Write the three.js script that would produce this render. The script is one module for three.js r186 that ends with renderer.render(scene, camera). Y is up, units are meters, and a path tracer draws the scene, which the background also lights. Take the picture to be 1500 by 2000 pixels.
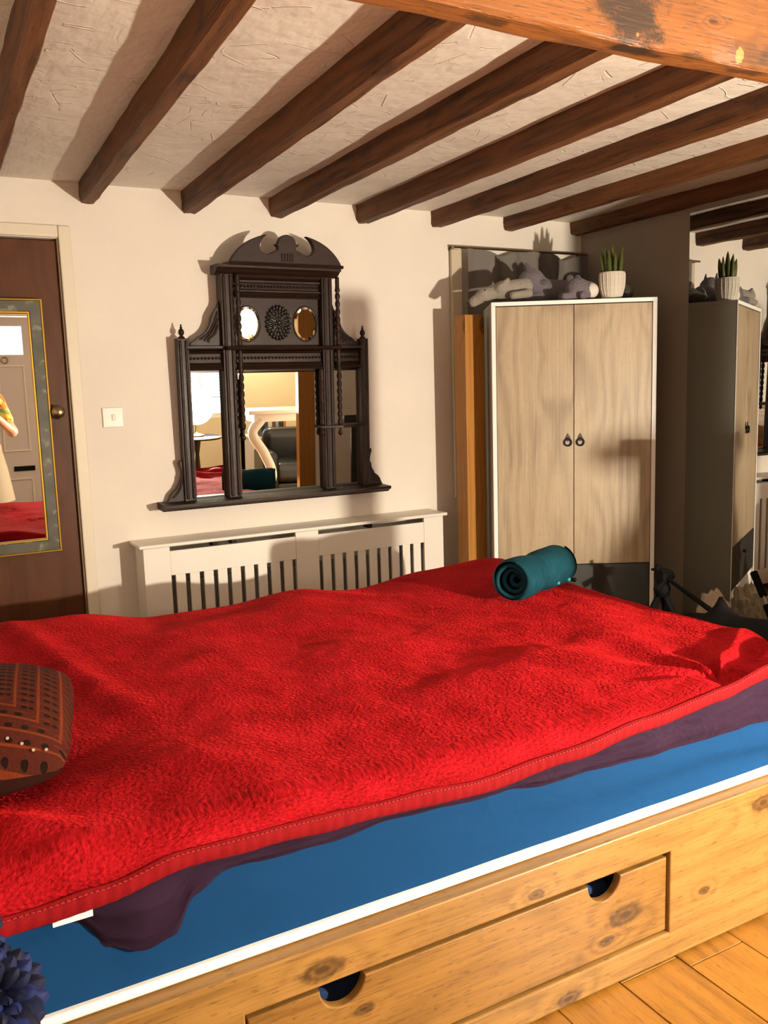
import * as THREE from 'three';
import { RoundedBoxGeometry } from 'three/addons/geometries/RoundedBoxGeometry.js';
import { mergeGeometries, mergeVertices, toCreasedNormals } from 'three/addons/utils/BufferGeometryUtils.js';
import { ImprovedNoise } from 'three/addons/math/ImprovedNoise.js';

// ------------------------------------------------------------------ camera, sky, exposure
const scene = new THREE.Scene();
const camera = new THREE.PerspectiveCamera(2 * Math.atan(1000 / 1690) * 180 / Math.PI, 0.75, 0.05, 60);
camera.position.set(0, 1.4, 3.9);
camera.rotation.set(-0.141048, -0.494908, -0.031077, 'YXZ');
const renderer = new THREE.WebGLRenderer();
renderer.toneMapping = THREE.LinearToneMapping;
renderer.toneMappingExposure = 1.0;
renderer.shadowMap.enabled = true;
scene.background = new THREE.Color().setRGB(4, 4.8, 6);          // daylight outside, seen only through the window and the glazed front door
const LAMP = { at: [2.36, 1.0, 4.2], color: [1, 0.87, 0.69], power: 43 };   // the table lamp, built further down

// ------------------------------------------------------------------ helpers
let seedState = 7;
const rnd = () => { seedState = (seedState + 0x6d2b79f5) | 0; let t = Math.imul(seedState ^ (seedState >>> 15), 1 | seedState); t = (t + Math.imul(t ^ (t >>> 7), 61 | t)) ^ t; return ((t ^ (t >>> 14)) >>> 0) / 4294967296; };
const rr = (a, b) => a + (b - a) * rnd();
const PN = new ImprovedNoise();
const nz = (x, y = 0, z = 0) => PN.noise(x, y, z);
const fbm = (x, y = 0, z = 0, o = 4) => { let s = 0, a = 0.5; for (let i = 0; i < o; i++) { s += a * nz(x, y, z); x *= 2.03; y *= 2.03; z *= 2.03; a *= 0.5; } return s; };
const clamp = (x, a = 0, b = 1) => Math.min(b, Math.max(a, x));
const mix = (a, b, t) => a + (b - a) * t;
const sm = (a, b, x) => { const t = clamp((x - a) / (b - a)); return t * t * (3 - 2 * t); };
const V = (x, y, z) => new THREE.Vector3(x, y, z);
const table = (pts) => (x) => { if (x <= pts[0][0]) return pts[0][1]; for (let i = 1; i < pts.length; i++) if (x <= pts[i][0]) { const t = (x - pts[i - 1][0]) / (pts[i][0] - pts[i - 1][0]), k = t * t * (3 - 2 * t); return mix(pts[i - 1][1], pts[i][1], k); } return pts[pts.length - 1][1]; };
const hex = (h) => { const c = new THREE.Color(h); return [c.r, c.g, c.b]; };                  // linear
const toS = (c) => Math.round(255 * (c <= 0.0031308 ? 12.92 * c : 1.055 * Math.pow(clamp(c), 1 / 2.4) - 0.055));

const names = {};
const numbered = (n) => { const k = names[n] = (names[n] ?? -1) + 1; return k ? `${n}_${String(k).padStart(3, '0')}` : n; };
function tag(o, label, category, group, kind) { if (label) o.userData.label = label; if (category) o.userData.category = category; if (group) o.userData.group = group; if (kind) o.userData.kind = kind; return o; }
function thing(name, label, category, pos = [0, 0, 0], turn = 0, group) { const o = new THREE.Group(); o.name = numbered(name); o.position.set(...pos); o.rotation.y = turn; scene.add(o); return tag(o, label, category, group); }
function mesh(name, geo, mat, parent = scene, pos, rot) {
  const m = new THREE.Mesh(geo, mat); m.name = parent === scene ? numbered(name) : name;
  if (pos) m.position.set(...pos); if (rot) m.rotation.set(...rot);
  m.castShadow = m.receiveShadow = true; parent.add(m); return m;
}
function structure(name, geo, mat, pos, rot) { const m = mesh(name, geo, mat, scene, pos, rot); m.userData.kind = 'structure'; return m; }
// box-projected uv in metres; `grain` is the axis that u follows
function muv(g, grain = 'x', off = [0, 0]) {
  if (g.index) g = g.toNonIndexed();
  const p = g.attributes.position, uv = new Float32Array(p.count * 2), a = V(), b = V(), c = V(), n = V();
  for (let i = 0; i < p.count; i += 3) {
    a.fromBufferAttribute(p, i); b.fromBufferAttribute(p, i + 1); c.fromBufferAttribute(p, i + 2);
    n.subVectors(b, a).cross(V().subVectors(c, a));
    const ax = Math.abs(n.x), ay = Math.abs(n.y), az = Math.abs(n.z), d = ax >= ay && ax >= az ? 'x' : ay >= az ? 'y' : 'z';
    const rest = ['x', 'y', 'z'].filter((k) => k !== d), U = rest.includes(grain) ? grain : rest[0], W = rest.find((k) => k !== U);
    [a, b, c].forEach((q, k) => { uv[(i + k) * 2] = q[U] + off[0]; uv[(i + k) * 2 + 1] = q[W] + off[1]; });
  }
  g.setAttribute('uv', new THREE.BufferAttribute(uv, 2)); return g;
}
const bx = (w, h, d, r = 0.003, grain = 'x', off) => muv(new RoundedBoxGeometry(w, h, d, 1, Math.min(r, w / 2.1, h / 2.1, d / 2.1)), grain, off ?? [rr(0, 3), rr(0, 3)]);
const box3 = (x0, x1, y0, y1, z0, z1, r = 0.003, grain = 'x', off) => bx(x1 - x0, y1 - y0, z1 - z0, r, grain, off).translate((x0 + x1) / 2, (y0 + y1) / 2, (z0 + z1) / 2);
function extr(pts, depth, bevel = 0.002, grain = 'x', holes = [], curve = 8) {
  const s = pts instanceof THREE.Shape ? pts : new THREE.Shape(pts.map((p) => new THREE.Vector2(...p))); for (const h of holes) s.holes.push(h instanceof THREE.Path ? h : new THREE.Path(h.map((p) => new THREE.Vector2(...p))));
  return muv(new THREE.ExtrudeGeometry(s, { depth: depth - 2 * bevel, bevelEnabled: bevel > 0, bevelSize: bevel, bevelThickness: bevel, bevelOffset: -bevel, bevelSegments: 1, curveSegments: curve }).translate(0, 0, bevel), grain, [rr(0, 2), rr(0, 2)]);
}
// a moulding: profile in (z, y), run along x from x0 to x1
const moulding = (prof, x0, x1) => muv(new THREE.ExtrudeGeometry(new THREE.Shape(prof.map(([z, y]) => new THREE.Vector2(-z, y))), { depth: x1 - x0, bevelEnabled: false }).rotateY(Math.PI / 2).translate(x0, 0, 0), 'x', [rr(0, 2), rr(0, 2)]);
const lathe = (pts, seg = 20) => new THREE.LatheGeometry(pts.map((p) => new THREE.Vector2(...p)), seg);
const tube = (pts, r, seg = 24, rad = 8, closed = false) => new THREE.TubeGeometry(new THREE.CatmullRomCurve3(pts.map((p) => V(...p)), closed), seg, r, rad, closed);
function rod(a, b, ra, rb = ra, seg = 10) { const A = V(...a), B = V(...b), d = V().subVectors(B, A), g = new THREE.CylinderGeometry(rb, ra, d.length(), seg); g.applyQuaternion(new THREE.Quaternion().setFromUnitVectors(V(0, 1, 0), d.clone().normalize())); return g.translate((A.x + B.x) / 2, (A.y + B.y) / 2, (A.z + B.z) / 2); }
function grid(nu, nv, f, uvf) {               // a parametric sheet
  const p = [], uv = [], ix = [];
  for (let j = 0; j <= nv; j++) for (let i = 0; i <= nu; i++) { const q = f(i / nu, j / nv); p.push(...q); uv.push(...(uvf ? uvf(i / nu, j / nv, q) : [q[0], q[2]])); }
  for (let j = 0; j < nv; j++) for (let i = 0; i < nu; i++) { const a = j * (nu + 1) + i, b = a + 1, c = a + nu + 1, d = c + 1; ix.push(a, c, b, b, c, d); }
  const g = new THREE.BufferGeometry(); g.setAttribute('position', new THREE.Float32BufferAttribute(p, 3)); g.setAttribute('uv', new THREE.Float32BufferAttribute(uv, 2)); g.setIndex(ix); g.computeVertexNormals(); return g;
}
function plain(g) { const o = new THREE.BufferGeometry(); const h = g.index ? g.toNonIndexed() : g; for (const k of ['position', 'normal', 'uv']) if (h.attributes[k]) o.setAttribute(k, h.attributes[k]); if (!o.attributes.uv) o.setAttribute('uv', new THREE.BufferAttribute(new Float32Array(o.attributes.position.count * 2), 2)); return o; }
const merge = (...gs) => mergeGeometries(gs.flat().map(plain));
// a smooth body from rounded cones: surface nets over their smooth union
const cone = (a, b, ra, rb = ra) => { const d = [b[0] - a[0], b[1] - a[1], b[2] - a[2]], l = d[0] * d[0] + d[1] * d[1] + d[2] * d[2] || 1e-9; return (x, y, z) => { const t = clamp(((x - a[0]) * d[0] + (y - a[1]) * d[1] + (z - a[2]) * d[2]) / l); return Math.hypot(x - a[0] - d[0] * t, y - a[1] - d[1] * t, z - a[2] - d[2] * t) - mix(ra, rb, t); }; };
const egg = (c, r) => { const m = Math.min(...r); return (x, y, z) => (Math.hypot((x - c[0]) / r[0], (y - c[1]) / r[1], (z - c[2]) / r[2]) - 1) * m; };
const union = (fs, k = 0.02) => (x, y, z) => { let d = 9; for (const f of fs) { const e = f(x, y, z), h = clamp(0.5 + 0.5 * (d - e) / k); d = mix(d, e, h) - k * h * (1 - h); } return d; };
function nets(f, lo, hi, cell) {
  const n = [0, 1, 2].map((k) => Math.ceil((hi[k] - lo[k]) / cell) + 1), [X, Y, Z] = n, id = (i, j, k) => i + X * (j + Y * k), val = new Float32Array(X * Y * Z), at = new Int32Array(X * Y * Z).fill(-1), p = [], ix = [];
  for (let k = 0; k < Z; k++) for (let j = 0; j < Y; j++) for (let i = 0; i < X; i++) val[id(i, j, k)] = f(lo[0] + i * cell, lo[1] + j * cell, lo[2] + k * cell);
  for (let k = 0; k < Z - 1; k++) for (let j = 0; j < Y - 1; j++) for (let i = 0; i < X - 1; i++) {
    let s = [0, 0, 0], c = 0;
    for (let e = 0; e < 12; e++) {
      const ax = e >> 2, u = e & 1, w = (e >> 1) & 1, o = ax === 0 ? [0, u, w] : ax === 1 ? [u, 0, w] : [u, w, 0], q = [...o]; q[ax] = 1;
      const a = val[id(i + o[0], j + o[1], k + o[2])], b = val[id(i + q[0], j + q[1], k + q[2])];
      if ((a < 0) !== (b < 0)) { const t = a / (a - b); for (let m = 0; m < 3; m++) s[m] += o[m] + (q[m] - o[m]) * t; c++; }
    }
    if (c) { at[id(i, j, k)] = p.length / 3; p.push(lo[0] + (i + s[0] / c) * cell, lo[1] + (j + s[1] / c) * cell, lo[2] + (k + s[2] / c) * cell); }
  }
  const quad = (a, b, c, d, flip) => { if (Math.min(a, b, c, d) < 0) return; flip ? ix.push(a, c, b, a, d, c) : ix.push(a, b, c, a, c, d); };
  for (let k = 1; k < Z - 1; k++) for (let j = 1; j < Y - 1; j++) for (let i = 1; i < X - 1; i++) {
    const a = val[id(i, j, k)] < 0;
    if (a !== val[id(i + 1, j, k)] < 0) quad(at[id(i, j - 1, k - 1)], at[id(i, j, k - 1)], at[id(i, j, k)], at[id(i, j - 1, k)], !a);
    if (a !== val[id(i, j + 1, k)] < 0) quad(at[id(i - 1, j, k - 1)], at[id(i - 1, j, k)], at[id(i, j, k)], at[id(i, j, k - 1)], !a);
    if (a !== val[id(i, j, k + 1)] < 0) quad(at[id(i - 1, j - 1, k)], at[id(i, j - 1, k)], at[id(i, j, k)], at[id(i - 1, j, k)], !a);
  }
  const g = new THREE.BufferGeometry(); g.setAttribute('position', new THREE.Float32BufferAttribute(p, 3)); g.setIndex(ix); g.computeVertexNormals();
  const uv = new Float32Array(p.length / 3 * 2); for (let i = 0; i < uv.length / 2; i++) { uv[i * 2] = p[i * 3] + p[i * 3 + 2]; uv[i * 2 + 1] = p[i * 3 + 1] + 0.3 * p[i * 3 + 2]; }
  g.setAttribute('uv', new THREE.BufferAttribute(uv, 2)); return g;
}

// ------------------------------------------------------------------ textures and materials
function dataTex(w, h, f, srgb, mw = 1, mh = 1, mirror = true) {
  const d = new Uint8Array(w * h * 4);
  for (let j = 0; j < h; j++) for (let i = 0; i < w; i++) { const c = f((i + 0.5) / w * mw, (j + 0.5) / h * mh), o = (j * w + i) * 4; if (srgb) { d[o] = toS(c[0]); d[o + 1] = toS(c[1]); d[o + 2] = toS(c[2]); } else d[o] = d[o + 1] = d[o + 2] = Math.round(255 * clamp(c)); d[o + 3] = 255; }
  const t = new THREE.DataTexture(d, w, h); t.wrapS = t.wrapT = mirror ? THREE.MirroredRepeatWrapping : THREE.RepeatWrapping; t.magFilter = THREE.LinearFilter; t.repeat.set(1 / mw, 1 / mh); if (srgb) t.colorSpace = THREE.SRGBColorSpace; t.needsUpdate = true; return t;
}
// timber: u runs with the grain; knots are [u, v, radius]
function wood(o) {
  const { W = 1024, H = 512, mw = 1.2, mh = 0.6, light, dark, deep = dark, rings = 22, wave = 0.7, bands = 0.55, fibre = 0.5, seed = 0, knots = [], marks = [], chips = [], stain = 0, stainColor, pits = 0 } = o, L = hex(light), D = hex(dark), K = hex(deep), S = hex(stainColor ?? deep);
  const field = (u, v) => {
    let q = v * rings + wave * fbm(u * 1.1 + seed, v * 3.1, seed, 3) * 4, k = 0;
    for (const [ku, kv, r] of knots) { const du = (u - ku) / 2.1, dv = v - kv, d = Math.hypot(du, dv) / r; q += Math.sign(dv || 1) * 2.2 * Math.exp(-d * d / 5); if (d < 1.6) { const g = sm(1.25, 0.75, d + 0.25 * nz(u * 60, v * 60, seed)); k = Math.max(k, g * (0.72 + 0.14 * Math.sin(d * 11) + 0.5 * sm(0.5, 0, d) - 0.25 * nz(u * 90, v * 90))); } }
    const b = Math.pow(0.5 + 0.5 * Math.sin(q * 6.283), 1.6), fi = fbm(u * 5 + seed, v * 190, 3.3 + seed, 3), big = fbm(u * 1.7, v * 5, seed + 9, 3);
    let t = clamp(bands * b * (0.65 + big) + fibre * (fi * 0.9 + 0.18) + big * 0.35); const pore = pits && nz(u * 26, v * 330, seed + 5) > 0.42 ? pits : 0;
    const st = stain ? sm(0.12, 0.34, fbm(u * 3.3 + 4, v * 7, seed + 21, 4)) * stain * (0.6 + 0.8 * clamp(0.5 + fbm(u * 40, v * 60, seed, 2))) : 0;
    let mk = 0, ch = 0; const edge = 0.9 * fbm(u * 22, v * 30, seed + 2, 4) + 0.25 * nz(u * 160, v * 160, seed);
    for (const [mu, mv, ru, rv, q] of marks) mk = Math.max(mk, q * sm(1.15, 0.55, Math.hypot((u - mu) / ru, (v - mv) / rv) + edge));
    for (const [mu, mv, r] of chips) ch = Math.max(ch, sm(1.1, 0.8, Math.hypot((u - mu) / r, (v - mv) / r / 1.3) + edge));
    return [t, clamp(k + pore), Math.max(st, mk), ch];
  };
  const C = hex('#a87a44'), col = dataTex(W, H, (u, v) => { const [t, k, st, ch] = field(u, v); return [0, 1, 2].map((c) => mix(mix(mix(mix(L[c], D[c], t), K[c], k * 0.85), S[c], clamp(st)), C[c], ch)); }, true, mw, mh);
  const bump = dataTex(W / 2, H / 2, (u, v) => { const [t, k] = field(u, v); return 0.75 - 0.4 * t - 0.2 * k + 0.2 * fbm(u * 9, v * 40, seed, 3); }, false, mw, mh);
  const m = new THREE.MeshPhysicalMaterial({ map: col, bumpMap: bump, bumpScale: o.bump ?? 0.0012, roughness: o.rough ?? 0.55, clearcoat: o.coat ?? 0, clearcoatRoughness: 0.3, specularIntensity: o.spec ?? 0.6 }); return m;
}
const M = {};
const std = (color, roughness = 0.7, extra = {}) => new THREE.MeshPhysicalMaterial({ color, roughness, ...extra });
const plasterBump = dataTex(512, 512, (u, v) => 0.5 + 0.5 * fbm(u * 3, v * 3, 1, 5) + 0.1 * fbm(u * 40, v * 40, 2, 2), false, 1.5, 1.5);
const wallTint = (hexCol, amt = 0.05) => { const c = hex(hexCol); return dataTex(512, 512, (u, v) => { const n = 1 + amt * 2 * fbm(u * 2.2, v * 2.2, 5, 5); return c.map((x) => x * n); }, true, 1.7, 1.7); };
M.wall = std(0xffffff, 0.75, { map: wallTint('#e9e1d6', 0.05), bumpMap: plasterBump, bumpScale: 0.006 });
M.wallCream = std(0xffffff, 0.75, { map: wallTint('#dcd0ae', 0.04), bumpMap: plasterBump, bumpScale: 0.004 });
M.wallTaupe = std(0xffffff, 0.8, { map: wallTint('#94877a', 0.05), bumpMap: plasterBump, bumpScale: 0.004 });
// old ceiling plaster: trowel ridges and scratches as relief
const scratch = (() => { const c = document.createElement('canvas'); c.width = c.height = 1024; const g = c.getContext('2d'); g.fillStyle = '#808080'; g.fillRect(0, 0, 1024, 1024);
  for (let i = 0; i < 420; i++) { const x = rr(0, 1024), y = rr(0, 1024), a = rr(-0.7, 0.7) + (rnd() < 0.3 ? 1.5 : 0), l = rr(8, 70); g.strokeStyle = rnd() < 0.65 ? `rgba(255,255,255,${rr(0.15, 0.8)})` : `rgba(0,0,0,${rr(0.1, 0.5)})`; g.lineWidth = rr(1, 4); g.beginPath(); g.moveTo(x, y); g.quadraticCurveTo(x + l * Math.cos(a) * 0.5 + rr(-9, 9), y + l * Math.sin(a) * 0.5 + rr(-9, 9), x + l * Math.cos(a), y + l * Math.sin(a)); g.stroke(); }
  const d = g.getImageData(0, 0, 1024, 1024).data; return dataTex(1024, 1024, (u, v) => { const i = (Math.floor(v / 1.6 * 1023) * 1024 + Math.floor(u / 1.6 * 1023)) * 4; return clamp(0.55 * d[i] / 255 + 0.24 + 0.42 * fbm(u * 5, v * 5, 8, 5) + 0.12 * fbm(u * 30, v * 12, 2, 3)); }, false, 1.6, 1.6); })();
M.ceiling = std(0xffffff, 0.55, { map: wallTint('#dcd3c8', 0.06), bumpMap: scratch, bumpScale: 0.02 });
M.joist = wood({ light: '#6c4220', dark: '#2b190c', deep: '#120a06', rings: 20, seed: 3, fibre: 0.7, stain: 0.6, stainColor: '#1d110a', pits: 0.5, rough: 0.62, bump: 0.004 });
M.crossBeam = wood({ W: 2048, H: 512, mw: 1.7, mh: 0.42, light: '#855022', dark: '#553010', deep: '#241207', rings: 9, bands: 0.35, wave: 1.2, seed: 11, fibre: 0.6, stain: 0.75, stainColor: '#2a1d13', pits: 0.55, knots: [[1.4, 0.135, 0.006], [0.93, 0.16, 0.012]], marks: [[1.2, 0.11, 0.075, 0.06, 0.95], [1.15, 0.15, 0.05, 0.05, 0.9], [1.225, 0.044, 0.085, 0.02, 0.95], [0.9, 0.04, 0.05, 0.014, 0.7], [1.53, 0.04, 0.06, 0.016, 0.7], [1.36, 0.06, 0.04, 0.012, 0.6]], chips: [[1.48, 0.084, 0.011], [1.213, 0.082, 0.004]], rough: 0.5, bump: 0.006 });
M.pine = wood({ W: 1536, H: 384, mw: 2.6, mh: 0.5, light: '#96703a', dark: '#64461f', deep: '#2c170a', rings: 16, bands: 0.4, wave: 0.8, seed: 5, fibre: 0.7, pits: 0.45, knots: [[0.884, 0.32, 0.022], [1.39, 0.308, 0.012], [2.12, 0.325, 0.022], [1.48, 0.026, 0.018], [1.91, 0.15, 0.01]], rough: 0.42, bump: 0.0015, coat: 0.25 });
M.pineDrawer = wood({ W: 1024, H: 256, mw: 1.2, mh: 0.4, light: '#8a642f', dark: '#5a3a17', deep: '#241206', rings: 13, bands: 0.45, wave: 1, seed: 8, fibre: 0.7, pits: 0.5, knots: [[0.926, 0.167, 0.026], [0.87, 0.12, 0.012], [0.24, 0.2, 0.012]], rough: 0.42, bump: 0.0015, coat: 0.25 });
M.floor = wood({ W: 1024, H: 512, mw: 1.6, mh: 0.8, light: '#9a6a28', dark: '#5e3a14', deep: '#3a220f', rings: 14, seed: 14, bands: 0.45, fibre: 0.6, pits: 0.4, knots: [[0.5, 0.25, 0.012], [1.2, 0.6, 0.014]], rough: 0.36, bump: 0.001, coat: 0.3 });
M.post = wood({ W: 512, H: 256, mw: 1.8, mh: 0.3, light: '#b07a36', dark: '#845621', deep: '#432610', rings: 30, seed: 21, bands: 0.35, fibre: 0.45, knots: [[0.84, 0.15, 0.02], [1.55, 0.1, 0.012]], rough: 0.5 });
M.sonoma = wood({ W: 1024, H: 512, mw: 1.3, mh: 0.7, light: '#b09c80', dark: '#776650', deep: '#5a4b38', rings: 11, wave: 0.9, seed: 31, bands: 0.45, fibre: 0.6, pits: 0.25, rough: 0.42, bump: 0.0006 });
M.mahogany = wood({ W: 512, H: 256, mw: 0.9, mh: 0.4, light: '#28160e', dark: '#160b06', deep: '#0d0603', rings: 18, seed: 41, bands: 0.5, fibre: 0.5, rough: 0.5, bump: 0.0006, coat: 0.06, spec: 0.35 });
M.doorWood = wood({ W: 512, H: 512, mw: 2.1, mh: 0.8, light: '#573420', dark: '#382011', deep: '#2a140b', rings: 6, seed: 51, bands: 0.35, wave: 1, fibre: 0.35, rough: 0.45, coat: 0.05, spec: 0.35, bump: 0.0006 });
M.whitePaint = std('#e8e2d8', 0.42);
M.creamPaint = std('#e3d9c4', 0.4, { bumpMap: plasterBump, bumpScale: 0.002 });
M.plastic = std('#efe8de', 0.3);
M.mirror = std('#e6e8e6', 0.0, { metalness: 1 });
M.brass = std('#9c8a66', 0.25, { metalness: 1 });
M.gilt = std('#c9a03f', 0.34, { metalness: 0.85 });
M.black = std('#070708', 0.75, { specularIntensity: 0.3 }); M.blackMetal = std('#141313', 0.4, { metalness: 0.7 });
M.dark = std('#1a1512', 0.8);
const weave = dataTex(256, 256, (u, v) => 0.5 + 0.25 * Math.sin(u * 6283 / 2.5) * Math.sin(v * 6283 / 2.5) + 0.2 * fbm(u * 300, v * 300, 3, 2), false, 0.05, 0.05);
const creases = dataTex(512, 512, (u, v) => { const r = fbm(u * 5 + 2 * fbm(u * 3, v * 3, 1), v * 9, 4, 4); return 0.5 + 0.9 * r - 0.5 * Math.abs(fbm(u * 4, v * 12, 9, 3)); }, false, 1, 1);
// fleece: clumps of pile of slightly different shades, with the pile itself as relief
const pileBump = dataTex(1024, 1024, (u, v) => 0.5 + 0.55 * fbm(u * 110, v * 110, 1, 3) + 0.35 * fbm(u * 26, v * 26, 7, 3), false, 0.9, 0.9);
const pileTint = (() => { const c = hex('#960d16'); return dataTex(1024, 1024, (u, v) => { const n = clamp(1 + 0.8 * fbm(u * 120, v * 120, 2, 3) + 1.1 * fbm(u * 4.5, v * 4.5, 5, 4), 0.3, 1.9); return [c[0] * n, c[1] * n * n, c[2] * n * n]; }, true, 0.9, 0.9); })();
M.fleece = std(0xffffff, 0.85, { map: pileTint, bumpMap: pileBump, bumpScale: 0.006, sheen: 1, sheenColor: new THREE.Color('#ff2c2c'), sheenRoughness: 0.5, specularIntensity: 0.15 });
M.hem = std('#7e0b12', 0.8, { bumpMap: weave, bumpScale: 0.001, specularIntensity: 0.25 });
M.purple = std('#211024', 0.85, { bumpMap: creases, bumpScale: 0.012, specularIntensity: 0.25 });
M.blue = std('#09355f', 0.85, { bumpMap: creases, bumpScale: 0.004, specularIntensity: 0.2 });
M.white = std('#f1efec', 0.7);
M.teal = std('#063642', 0.8, { bumpMap: creases, bumpScale: 0.01, sheen: 0.15, sheenColor: new THREE.Color('#4aa0a8'), sheenRoughness: 0.5, specularIntensity: 0.3 });
M.plushGrey = std('#6b646b', 0.95, { bumpMap: pileBump, bumpScale: 0.006, sheen: 0.6, sheenColor: new THREE.Color('#b9b0b4') });
M.plushPale = std('#8d867b', 0.95, { bumpMap: pileBump, bumpScale: 0.006, sheen: 0.6, sheenColor: new THREE.Color('#d0c8c0') });
M.curtain = std('#78716a', 0.9, { bumpMap: weave, bumpScale: 0.0012 });
M.laminate = std('#b0aea4', 0.55);
M.slate = std('#262421', 0.6, { bumpMap: plasterBump, bumpScale: 0.001 });

// ------------------------------------------------------------------ the room
const XL = -0.75, XR = 3.425, XB = 4.7, ZB = 5.6, H1 = 2.29, H2 = 2.46, ZBEAM = [2.603, 2.672];
{
  const s = new THREE.Shape([[XL, 0], [XR + 0.12, 0], [XR + 0.12, H1 + 0.1], [XL, H1 + 0.1]].map((p) => new THREE.Vector2(...p)));
  const hole = [[-0.165, 0.004], [0.605, 0.004], [0.605, 2.06], [-0.165, 2.06]];
  structure('wall_far', extr(s, 0.15, 0, 'x', [hole]), M.wall, [0, 0, -0.15]);
  structure('wall_passage', box3(-0.4, 0.9, 0, 2.2, -0.3, -0.16, 0.001), M.dark);
  structure('wall_right', box3(XR, XR + 0.12, 0, H1 + 0.1, -0.15, 2.9, 0.001, 'z'), M.wallTaupe);
  structure('wall_nib', box3(2.872, XR, 0, 1.992, 2.61, 2.668, 0.001), M.wall);
  structure('wall_return', box3(XR, XB, 0, H2, 2.9, 3.02, 0.001), M.wall);
  structure('wall_side', box3(XB, XB + 0.12, 0, H2 + 0.1, 2.9, ZB + 0.12, 0.001, 'z'), M.wallCream);
  structure('wall_left', box3(XL - 0.12, XL, 0, H2 + 0.1, -0.15, ZB + 0.12, 0.001, 'z'), M.wall);
  // back wall with the window and the front door opening
  const back = new THREE.Shape([[XL, 0], [XB, 0], [XB, H2 + 0.1], [XL, H2 + 0.1]].map((p) => new THREE.Vector2(...p)));
  structure('wall_back', extr(back, 0.15, 0, 'x', [[[2.4, 0.75], [3.3, 0.75], [3.3, 2.05], [2.4, 2.05]], [[0.35, 0.004], [1.17, 0.004], [1.17, 2.1], [0.35, 2.1]]]), M.wallCream, [0, 0, ZB]);
  // ceilings: an uneven plaster skin over a slab
  const skin = grid(120, 90, (a, b) => { const x = mix(XL, XR, a), z = mix(0, ZBEAM[0] + 0.02, b); return [x, H1 + 0.008 * fbm(x * 2.1, z * 2.1, 3, 3), z]; }); skin.index.array.reverse(); skin.computeVertexNormals();
  const c = structure('ceiling', merge(skin, box3(XL - 0.12, XR + 0.12, H1 + 0.02, H1 + 0.12, -0.15, ZBEAM[0] + 0.02, 0.001)), M.ceiling);
  structure('ceiling_lounge', box3(XL - 0.12, XB + 0.12, H2, H2 + 0.1, ZBEAM[1] - 0.04, ZB + 0.15, 0.001), M.ceiling);
}
// floor: a dark sub-floor and boards
{
  const sub = structure('floor', box3(XL - 0.12, XB + 0.12, -0.12, -0.021, -0.15, ZB + 0.15, 0.001), M.dark);
  const W = 0.184, x0 = 1.342 - 12 * W;
  for (let k = 0; k < 31; k++) {
    const a = x0 + k * W, joint = k === 13 ? 2.555 : 1.1 + 3.4 * ((k * 0.618) % 1), cut = [-0.0, joint, ZB];
    if (a > XB || a + W < XL) continue;
    for (let j = 0; j < 2; j++) mesh('floor_board', box3(Math.max(a, XL) + 0.0014, Math.min(a + W, XB) - 0.0014, -0.021, rr(-0.0012, 0.0006), cut[j] + 0.0012, cut[j + 1] - 0.0012, 0.0016, 'z'), M.floor, sub);
  }
}
// joists: hand-hewn, each a little crooked
function hewn(x0, x1, y0, y1, z0, z1, amp, seed, bendX = 0, along = 'z', nl = 70) {
  // four-sided timber with rough faces; `along` is its long axis
  const ring = []; const m = 7, pts = [];
  for (let i = 0; i < m; i++) pts.push([i / m, 0]); for (let i = 0; i < m; i++) pts.push([1, i / m]); for (let i = 0; i < m; i++) pts.push([1 - i / m, 1]); for (let i = 0; i < m; i++) pts.push([0, 1 - i / m]); pts.push([0, 0]);
  const n = pts.length - 1;
  const g = grid(n, nl, (a, b) => {
    const [p, q] = pts[Math.round(a * n)], L = along === 'z' ? mix(z0, z1, b) : mix(x0, x1, b), k = fbm(L * 4 + seed, p * 2.3 + q * 3.1, seed, 4) * amp, e = 0.006 * ((p === 0 || p === 1) && (q === 0 || q === 1) ? 1 : 0);
    const cx = (p - 0.5) * 2, cy = (q - 0.5) * 2, ex = Math.abs(cx) === 1 ? cx : 0, ey = Math.abs(cy) === 1 ? cy : 0, wob = amp * 0.9 * fbm(L * 1.4, seed, 2, 2);
    if (along === 'z') return [mix(x0, x1, p) + ex * (k - e) + wob + bendX * b, mix(y0, y1, q) + ey * (k - e) + 0.6 * wob, L];
    return [L, mix(y0, y1, q) + ey * (k - e) + wob, mix(z0, z1, p) + ex * (k - e)];
  }, (a, b, q) => { const i = Math.round(a * n), w = along === 'z' ? x1 - x0 : z1 - z0, h = y1 - y0, k = Math.floor(i / m), f = (i % m) / m; return [along === 'z' ? q[2] : q[0], (k === 0 ? f * w : k === 1 ? w + f * h : k === 2 ? w + h + f * w : 2 * w + h + f * h) + (along === 'z' ? seed * 0.13 : 0)]; });
  return toCreasedNormals(g, 0.6);
}
const joists = [[0.31, 0.372, 2.206, -0.03, 'leftmost dark ceiling joist, partly cut off above the door'], [0.705, 0.771, 2.207, -0.062, 'dark ceiling joist ending between the door and the carved overmantel'], [1.139, 1.207, 2.197, -0.036, 'dark ceiling joist ending above the left half of the carved overmantel'], [1.549, 1.624, 2.205, 0.006, 'dark ceiling joist ending directly above the overmantel pediment'], [2.001, 2.077, 2.206, -0.015, 'dark ceiling joist ending on the wall just right of the overmantel'], [2.43, 2.5, 2.213, -0.02, 'dark ceiling joist ending left of the grey curtain rail'], [2.885, 2.953, 2.221, 0.0, 'dark ceiling joist ending above the grey curtain'], [3.345, 3.418, 2.222, 0, 'last dark ceiling joist running along the right wall']];
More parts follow.
